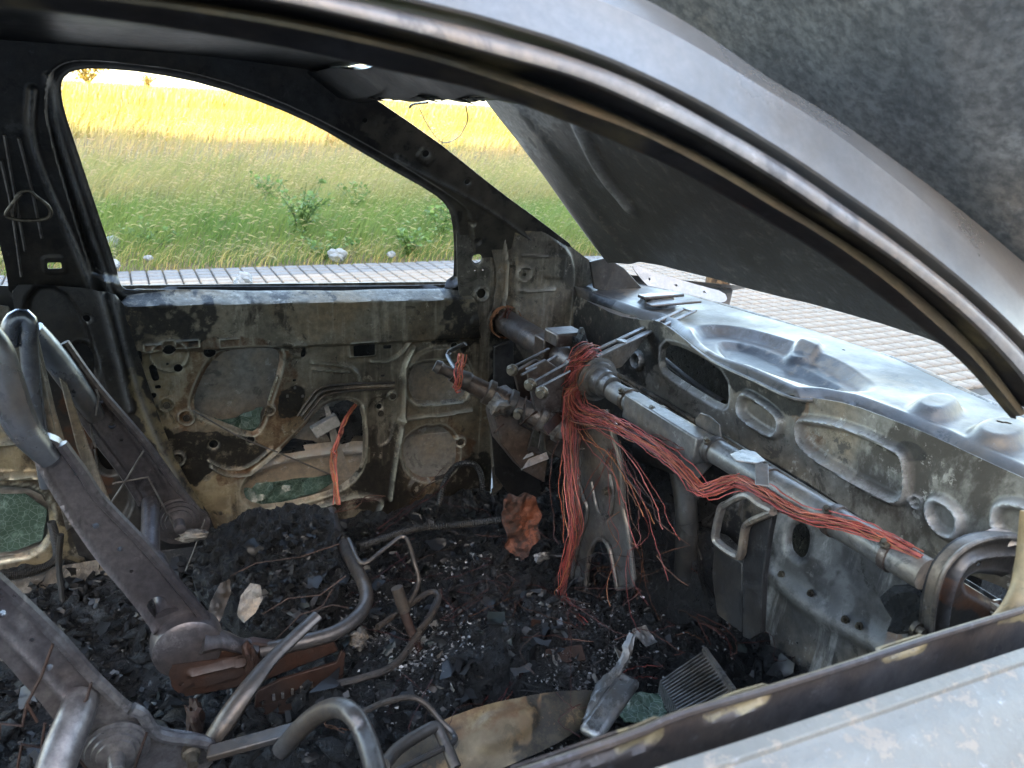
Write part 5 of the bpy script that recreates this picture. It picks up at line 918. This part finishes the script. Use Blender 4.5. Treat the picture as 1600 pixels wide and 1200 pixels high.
def drift_xy(n):
    c = np.array([at(u, v, z=.43)[:2] for u, v in ((610, 935), (590, 960), (650, 1035), (900, 1045), (955, 1000), (840, 1110), (540, 905), (1130, 960))]); k = RNG.integers(0, len(c), n); return c[k]+RNG.normal(0, .022, (n, 2))
flakes('ash_powder', 5200, drift_xy, (.0006, .0030), [(.16, .16, .165), (.11, .11, .115), (.22, .22, .22), (.07, .07, .073)], 'powdery grey ash drifts on the centre tunnel and floor', .009, .3)
flakes('white_flakes', 45, ash_xy, (.004, .014), [(.3, .3, .29), (.25, .24, .22), (.2, .2, .21)], 'larger flakes of white ash on the charred floor', .016)

# burnt cushion crust of the driver seat
cush = panel('cushion_crust', Plane((.22, 1.06, .50), (-.12, -.32, 1), (0, 1, .2)), [(335, 830), (380, 805), (440, 795), (520, 790), (524, 850), (545, 900), (520, 945), (480, 960), (440, 985), (380, 990), (340, 960), (300, 920), (305, 870)], M['char'], None, res=.0045, thick=.03, wav=.022, wsc=8, ang=25, hfun=lambda P, pl: .02*np.abs(fbm(P[:, 0]*42, P[:, 1]*42, 4))+.02*fbm(P[:, 0]*90, P[:, 1]*90, 2))
tag(cush, 'black crust of burnt foam on the driver seat frame', 'burnt cushion')

# ------------------------------------------------------------------ copper wiring
CU = [(.50, .125, .07), (.42, .08, .065), (.50, .19, .075), (.26, .055, .05), (.48, .12, .095), (.10, .04, .033), (.32, .12, .06), (.045, .03, .03), (.40, .08, .07)]
def strands(mb, P, n, sp, r=.0013, npt=36, endj=.0, wob=1.0):
    P = catmull(P, npt); T = np.gradient(P, axis=0); T /= np.linalg.norm(T, axis=1)[:, None]; ref = np.array([.3, .2, .93]); A_ = np.cross(T, ref); A_ /= np.linalg.norm(A_, axis=1)[:, None]; B_ = np.cross(T, A_); t = np.linspace(0, 1, npt)
    sp = np.interp(t, np.linspace(0, 1, len(sp)), sp)
    for k in range(n):
        o = RNG.normal(0, 1, 2)*.6; ph = RNG.uniform(0, 6.28, 4); fq = RNG.uniform(.6, 2.4, 4)
        oa = o[0]+wob*(.35*np.sin(t*fq[0]*3+ph[0])+.2*np.sin(t*fq[1]*4+ph[1])); ob = o[1]+wob*(.35*np.sin(t*fq[2]*3+ph[2])+.2*np.sin(t*fq[3]*4+ph[3]))
        q = P+(oa*sp)[:, None]*A_+(ob*sp)[:, None]*B_; m = npt-int(RNG.integers(0, max(1, int(endj*npt)))) if endj else npt
        q = q+RNG.normal(0, .0009, q.shape)+.0035*np.cumsum(RNG.normal(0, .22, q.shape), 0)*np.sin(np.linspace(0, math.pi, npt))[:, None]; mb.tube(q[:m], r*RNG.uniform(.65, 1.15), 5, None, True, np.array(CU[RNG.integers(0, len(CU))])*RNG.uniform(.75, 1.25))
def wires(mb, name, parent, tone=1.0):
    c = np.concatenate(mb.C)*np.array([tone, tone, tone]); o = mb.build(name, M['copper'], parent, col=False); set_col(o.data, c, 'tint'); o['kind'] = 'stuff'; return o
hn = empty('wiring_harness', tuple(at(900, 600, x=.86)), 'thick bundle of bare red copper wires draped over the dashboard crossbeam', 'wiring')
xb = .812
top_ = [at(930, 552, x=.90), at(915, 550, x=.86), at(903, 565, x=.835), at(896, 610, x=.83)]
mb = MB(); strands(mb, top_+[at(905, 645, x=xb), at(950, 660, x=xb), at(1010, 692, x=xb), at(1060, 728, x=xb), at(1098, 768, x=xb), at(1125, 760, x=.825), at(1155, 753, x=.845), at(1195, 772, x=.845), at(1250, 803, x=.845), at(1320, 818, x=.85), at(1380, 840, x=.86), at(1440, 870, x=.87)], 48, [.011, .015, .018, .017, .012, .009, .007, .006, .006, .006, .006, .005, .005, .004], .00088, npt=70, endj=.04); wires(mb, 'wire_bundle', hn)
mb = MB(); strands(mb, top_+[at(893, 680, x=.80), at(894, 760, x=.775), at(896, 830, x=.765), at(880, 900, x=.755), at(882, 940, x=.75), at(918, 976, x=.72)], 26, [.010, .014, .016, .015, .014, .012, .010, .010, .012], .0010, npt=50, endj=.35); wires(mb, 'wire_bundle', hn)
mb = MB(); strands(mb, top_+[at(890, 690, x=.80), at(884, 760, x=.785), at(893, 830, x=.79), at(880, 890, x=.77), at(872, 945, x=.75)], 12, [.010, .014, .016, .015, .015, .018, .02], .0010, npt=46, endj=.3); wires(mb, 'wire_bundle', hn)
mb = MB(); strands(mb, top_+[at(920, 670, x=.835), at(965, 720, x=.83), at(990, 780, x=.825), at(1012, 840, x=.82), at(1045, 890, x=.81)], 12, [.010, .012, .016, .022, .030, .04, .05], .0009, npt=46, endj=.45, wob=1.6); wires(mb, 'wire_bundle', hn)
mb = MB()
for e in ((1060, 960), (1010, 940), (950, 960), (1030, 880), (1120, 900), (990, 1000), (900, 960)):
    strands(mb, [at(960, 700+random.randint(-20, 30), x=.83), at((960+e[0])/2+random.randint(-20, 20), 800, x=.825), at((960+e[0])/2+random.randint(-20, 30), 860, x=.825), at(e[0], e[1], x=.82)], 2, [.008, .03, .05], .0007, 26, .2, 2.0)
wires(mb, 'stray_wires', hn, .5)
mb = MB(); strands(mb, [at(845, 640, x=.80), at(838, 618, x=.78), at(822, 640, x=.76), at(832, 660, x=.77), at(862, 672, x=.80), at(895, 676, x=.83)], 4, [.003], .0012, 30); strands(mb, [at(1065, 705, x=.84), at(1030, 693, x=.84), at(1000, 690, x=.84)], 5, [.006, .004], .001, 16)
for k in range(7): strands(mb, [at(790+k, 480, x=.84), at(775, 520, x=.86)], 1, [.01], .001, 10)
wires(mb, 'stray_wires', hn, .5)
mb = MB(); strands(mb, [at(722, 574, x=.60)+np.array([.0, 0, .028]), at(716, 590, x=.59), at(712, 604, x=.59), at(720, 608, x=.60)], 9, [.006, .007, .008], .0014, 18, .2); wires(mb, 'wire_wrap', hn)
dw = empty('door_wires', tuple(at(530, 700, y=1.40)), 'short loop of copper wires hanging from the driver door opening', 'wiring')
mb = MB(); strands(mb, [at(556, 633, y=1.46), at(540, 655, y=1.43), at(530, 685, y=1.42), at(520, 715, y=1.41), at(524, 750, y=1.38), at(528, 795, y=1.34)], 9, [.003, .004, .006, .007, .005, .006], .0014, 30, .1); wires(mb, 'wire_bundle', dw)
fw = empty('floor_wires', tuple(at(780, 1050, z=.4)), 'thin brown wires trailing over the floor debris towards the tan crossmember', 'wiring')
mb = MB()
for P in ([(735, 1190), (760, 1120), (800, 1060), (830, 1020), (870, 1000), (925, 1004)], [(700, 1155), (750, 1140), (790, 1080), (820, 1050)], [(1060, 960), (1120, 980), (1150, 1030)], [(650, 1010), (720, 990), (770, 980)], [(940, 950), (1000, 935), (1060, 945)], [(1000, 760), (1050, 850), (1095, 890)], [(870, 660), (900, 780), (880, 850)], [(960, 1080), (990, 1040), (1040, 1050)], [(590, 830), (650, 790), (715, 720)], [(520, 800), (560, 780), (600, 775)], [(1010, 1000), (1060, 990), (1100, 1010)]):
    zz = .40 if P[0][1] > 900 else .50
    strands(mb, [at(u, v, z=zz+.02*random.random()) for u, v in P], 3, [.006, .012, .008], .0009, 26, .2, 1.6)
wires(mb, 'wire_strands', fw, .28)

# ------------------------------------------------------------------ loose burnt things on the floor
def flatbar(name, pts, wd, th, mat, label, cat, group=None, jag=.0):
    P = catmull(pts, 24); mb = MB(); mb.tube(P, wd, 10, None, flat=th); v = mb.V[0]
    if jag: v += RNG.normal(0, jag, v.shape)
    return tag(mb.build(name, mat, None), label, cat, group)
flatbar('melted_bracket', [at(988, 990, z=.50), at(975, 1030, z=.47), at(962, 1052, z=.46), at(945, 1072, z=.45), at(930, 1105, z=.44), at(918, 1130, z=.43)], [.006, .009, .007, .012, .014, .012, .010], .45, M['alu'], 'twisted half-melted aluminium strip beside the silver bar on the floor', 'scrap metal', jag=.0012)
mb = MB(); a = at(985, 1060, z=.455); b = at(920, 1150, z=.44); mb.beam(a, b, .040, .02, (0, 0, 1)); o = mb.build('silver_bar', M['alu'], None, bevel=.009); tag(o, 'flat silver metal bar with rounded ends lying on the floor debris', 'metal bar')
hc = empty('heater_core', tuple(at(1080, 1085, z=.40)), 'finned aluminium heater core half buried near the passenger door', 'radiator')
cn = [at(u, v, z=.42) for u, v in ((1030, 1075), (1098, 1028), (1144, 1094), (1066, 1135))]
for k in range(15):
    t = k/14; a = cn[0]+(cn[3]-cn[0])*t; b = cn[1]+(cn[2]-cn[1])*t
    MB().beam(a, b, .0024, .03, (0, 0, 1)).build('fin', M['alu'], hc)
MB().beam(cn[1]+[0, 0, .004], cn[2]+[0, 0, .004], .008, .04).build('header_plate', M['alu'], hc); MB().plate([c-[0, 0, .018] for c in cn], -.01, (0, 0, 1)).build('backing', M['char'], hc)
o = folded('foam_lump', Plane(at(815, 822, y=1.05), (-.2, -1, .25)), [(784, 778), (795, 770), (806, 774), (818, 768), (834, 774), (842, 792), (850, 806), (842, 822), (846, 842), (830, 852), (824, 868), (812, 876), (802, 866), (790, 862), (792, 838), (784, 815)], .03, M['orange'], None, 26, .003); tag(o, 'scorched orange foam slab standing below the steering column', 'foam')
for (u, v, z, sz, mat, lab, cat) in ((685, 1028, .42, (.018, .014, .014), 'foil', 'white ash lump at the foot of the short upright post', 'ash lump'), (845, 870, .45, (.018, .008, .012), 'alu', 'bright silver splash below the orange foam lump', 'scrap metal'), (1220, 1050, .36, (.02, .02, .035), 'rusty', 'round dark pipe end near the lower firewall', 'pipe end'), (1150, 880, .5, (.012, .012, .02), 'alu', 'small silver tube end left of the loop bracket', 'pipe end'), (300, 838, .52, (.03, .012, .012), 'foil', 'white ash flake beside the driver seat recliner', 'ash lump'), (560, 1000, .40, (.018, .02, .018), 'foil', 'grey ash lump behind the cushion tube bend', 'ash lump')):
    lump('burnt_scrap', at(u, v, z=z), sz, M[mat], lab, cat, None, .5, 4, seed=u % 17, freq=2.6)
for (pts, lab) in (([(842, 968, .42), (837, 985, .42), (838, 1002, .41)], 'small pale copper plate standing in the floor debris'),):
    MB().plate([at(830, 968, z=.45), at(845, 970, z=.45), at(845, 990, z=.42), at(831, 990, z=.42)], .003, (0, 1, 0)).build('copper_plate', M['rusty'], None)
o = bpy.data.objects['copper_plate']; tag(o, lab, 'scrap metal')
o = MB().beam(at(822, 1032, z=.42), at(912, 1020, z=.42), .03, .006, (0, -.5, 1)).build('rusty_strap', M['rusty'], None, bevel=.001); tag(o, 'flat rusty strap lying across the middle of the floor', 'metal strap')
o = MB().beam(at(722, 1002, z=.43), at(792, 975, z=.44), .012, .006).build('thin_strip', M['tube'], None, bevel=.001); tag(o, 'thin grey metal strip lying left of the rusty strap', 'metal strip')
post = empty('upright_post', tuple(at(662, 1030, z=.40)), 'short rusty rod leaning upright on the centre tunnel', 'lever')
MB().tube([at(662, 1032, z=.40), at(640, 980, z=.46), at(628, 945, z=.50)], [.009, .0085, .009], 10, 12).build('shaft', M['rusty'], post)
MB().tube([at(632, 955, z=.49), at(620, 918, z=.535)], [.0115, .011], 12, 6).build('tip', M['tube'], post)
MB().lathe(at(662, 1032, z=.40)-np.array([0, 0, .01]), (-.2, .1, 1), ((0, .02), (.006, .019), (.014, .013), (.016, .010)), 14).build('boot_ring', M['rusty'], post)
rod = MB().tube([at(u, v, z=z) for u, v, z in ((545, 842, .55), (566, 880, .54), (600, 858, .55), (632, 839, .56), (648, 880, .53), (654, 910, .50), (640, 940, .48), (612, 965, .46), (585, 985, .45))], .0040, 8, 70).build('bent_rod', M['tube'], None); tag(rod, 'thin bent steel rod forming an arch behind the cushion tube', 'rod')
rod = MB().tube([at(u, v, z=.45) for u, v in ((520, 1070), (570, 1058), (615, 1040), (648, 1000), (672, 962), (688, 925))], .0065, 8, 40).build('bent_rod', M['tube'], None); tag(rod, 'thicker bent bar curving from the rusty seat track to the tunnel', 'rod')
rod = MB().tube([at(u, v, z=.46) for u, v in ((590, 980), (640, 945), (672, 925), (686, 932), (676, 960), (655, 985))], .0055, 8, 40).build('bent_rod', M['tube'], None); tag(rod, 'hooked bar crossing the white ash patch on the tunnel', 'rod')
o = MB().beam(at(562, 1092, z=.40), at(640, 1068, z=.40), .035, .006, (0, -.3, 1)).build('ashy_plate', M['foil'], None, bevel=.001); tag(o, 'white ash-covered metal plate below the rusty seat track', 'metal plate')
# ribbed conduits
def conduit(P, r, label, parts=70):
    P = catmull(P, parts*2); mb = MB(); rr = np.where(np.arange(parts*2) % 2 == 0, r, r*.78); mb.tube(P, 1.0, 10, None)
    k = len(P); v = mb.V[0].reshape(k, 10, 3); c = P[:, None]; mb.V[0] = (c+(v-c)*rr[:, None, None]).reshape(-1, 3)
    return tag(mb.build('ribbed_conduit', M['charhose'], None, 15), label, 'conduit', 'charred ribbed conduits')
conduit([at(u, v, y=y) for u, v, y in ((640, 835, 1.30), (665, 812, 1.33), (684, 790, 1.37), (694, 755, 1.41), (712, 728, 1.42), (740, 725, 1.42), (752, 745, 1.42), (752, 775, 1.41), (738, 800, 1.40))], .0085, 'charred ribbed hose looping up against the front of the driver door')
conduit([at(u, v, z=.47) for u, v in ((560, 855), (610, 838), (650, 826), (700, 822), (785, 812))], .0085, 'charred ribbed hose lying on the floor along the driver door')
conduit([at(u, v, y=1.36) for u, v in ((-30, 905), (20, 900), (60, 890), (88, 872), (86, 840), (80, 815))], .009, 'charred ribbed hose curling below the rear door opening')
MB().tube([at(95, 835, y=1.3), at(92, 880, y=1.3), at(98, 940, y=1.28)], .006, 8, 16).build('belt_strap', M['charhose'], None)
tag(bpy.data.objects['belt_strap'], 'burnt strap hanging below the rear door opening', 'strap')
# tan crossmember showing through at the near edge of the floor
cm = panel('floor_crossmember', Plane((.5, .38, .33), (.1, -.55, 1), (0, 1, .55)), [(560, 1230), (600, 1180), (660, 1140), (720, 1112), (800, 1092), (900, 1078), (945, 1085), (920, 1130), (860, 1170), (760, 1210), (650, 1250)], M['tan'], car, stains_sheens=[('b', ('poly', [(850, 1060), (960, 1060), (950, 1120), (880, 1190), (800, 1230), (840, 1150)]), .06), ('g', ('poly', [(690, 1130), (850, 1090), (850, 1110), (700, 1150)]), .03), ('b', ('poly', [(560, 1240), (600, 1180), (640, 1150), (700, 1160), (640, 1220)]), .08)], feats=[('emboss', ('poly', [(740, 1120), (840, 1100), (830, 1150), (740, 1185)], 2), .012, .02)], res=.006, wav=.012, wsc=8)

# tangled fine wire and bent fittings lying in the heaps
tw = empty('wire_tangle', tuple(at(1050, 920, z=.42)), 'tangle of fine brown burnt wire below the crossbeam', 'wiring')
mb = MB()
for k in range(44):
    u, v = RNG.uniform(880, 1180), RNG.uniform(830, 1010); p = at(u, v, z=.42+.06*RNG.random()); q = [p]
    for j in range(4): q.append(q[-1]+RNG.normal(0, .05, 3)*[1, 1, .45])
    strands(mb, q, 1, [.004], .0007, 22, 0, 1.0)
wires(mb, 'wire_strands', tw, .14)
tw = empty('wire_tangle', tuple(at(640, 930, z=.42)), 'scatter of fine burnt wire ends across the centre tunnel', 'wiring')
mb = MB()
for k in range(46):
    u, v = RNG.uniform(540, 900), RNG.uniform(820, 1120); p = at(u, v, z=.43+.03*RNG.random()); q = [p]
    for j in range(3): q.append(q[-1]+RNG.normal(0, .04, 3)*[1, 1, .35])
    strands(mb, q, 1, [.004], .0007, 18, 0, 1.0)
wires(mb, 'wire_strands', tw, .14)

for px, z, mt, lab, cat, tl_ in (([(370, 962), (376, 932), (391, 911), (406, 914), (409, 936), (398, 958), (380, 974)], .53, 'foil', 'pale crumpled foil scrap on the burnt driver cushion', 'foil scrap', (-.3, -.8, .55)), ([(322, 978), (329, 940), (345, 911), (361, 904), (363, 926), (348, 962), (335, 988)], .52, 'tube', 'grey curled metal scrap beside the pale foil', 'scrap metal', (.2, -.8, .6)), ([(960, 1100), (1000, 1080), (1040, 1078), (1052, 1108), (1010, 1132), (975, 1130)], .41, 'glass', 'dark green glass sheet remnant left of the heater core', 'glass', (0, -.3, 1)), ([(560, 1145), (600, 1128), (640, 1150), (640, 1195), (575, 1200)], .38, 'glass', 'bluish glass remnant under the passenger cushion rod', 'glass', (0, -.3, 1)), ([(745, 1035), (768, 1020), (785, 1032), (780, 1062), (756, 1058)], .42, 'tube', 'grey angular scrap left of the small silver scrap', 'scrap metal', (0, -.5, 1)), ([(862, 1012), (876, 1022), (890, 1014), (892, 1030), (876, 1046), (864, 1034)], .425, 'alu', 'small heart-shaped silver scrap in the middle of the floor', 'scrap metal', (0, -.5, 1)), ([(985, 985), (1010, 975), (1030, 1000), (1010, 1010)], .44, 'alu', 'torn silver foil strip right of the twisted aluminium strip', 'foil scrap', (0, -.6, 1)), ([(960, 1010), (985, 1020), (990, 1035), (968, 1030)], .43, 'foil', 'grey foil shred behind the heater core', 'foil scrap', (.3, -.6, 1))):
    cx = sum(p[0] for p in px)/len(px); cy = sum(p[1] for p in px)/len(px)
    o = folded('burnt_scrap', Plane(at(cx, cy, z=z), tl_), px, .016, M[mt], None, 32, .003); tag(o, lab, cat)

# small fittings along the crossbeam and the column
for q in (.10, .24, .45, .62, .80, .93):
    p = c_b+(d_b-c_b)*q; axb = (d_b-c_b)/np.linalg.norm(d_b-c_b)
    MB().lathe(p-axb*.006, axb, ((0, .0222), (.001, .0245), (.011, .0245), (.012, .0222)), 20).build('strap_ring', M['tube'] if q < .5 else M['column'], beam)
    MB().lathe(p+np.array([-.018, 0, .018]), (-.6, 0, .8), ((0, .007), (.005, .007), (.005, .004), (.011, .004)), 8).build('bolt', M['bolt'], beam)
for q, r_ in ((.35, .027), (.50, .030), (.72, .028), (.86, .031)):
    p = c0+(c2-c0)*q; MB().lathe(p-AXC*.008, AXC, ((0, r_-.004), (.001, r_), (.014, r_), (.016, r_-.004)), 20).build('column_ring', M['tube'] if q < .6 else M['column'], col)
for k in range(16):
    p = c0+(c2-c0)*RNG.uniform(.45, 1.0)+RNG.normal(0, .035, 3); q = p+RNG.normal(0, .035, 3)
    MB().beam(p, q, RNG.uniform(.006, .02), .003, RNG.normal(0, 1, 3)).build('torn_tab', random.choice([M['column'], M['tube'], M['rusty']]), col)
for (u0, v0, u1, v1, x, r_) in ((1010, 700, 1095, 745, .98, .035), (1020, 800, 1090, 870, 1.0, .03), (1060, 720, 1070, 900, .96, .022), (935, 700, 980, 900, .98, .02)):
    MB().tube([at(u0, v0, x=x), at((u0+u1)/2+8, (v0+v1)/2-6, x=x-.02), at(u1, v1, x=x)], r_, 12, 14).build('air_duct', M['charhose'], beam)

nw = MB(); st_ = np.linspace(1.12, 2.0, 20)
nw.loft([np.array([(x, y, z-.14*max(0, x-1.0)-.10*max(0, x-1.5)) for x in st_]) for y, z in ((.07, .895), (.05, .905), (.02, .90), (-.03, .87), (-.07, .80), (-.09, .60), (-.085, .35))]); nw.build('front_wing', M['paint'], car)
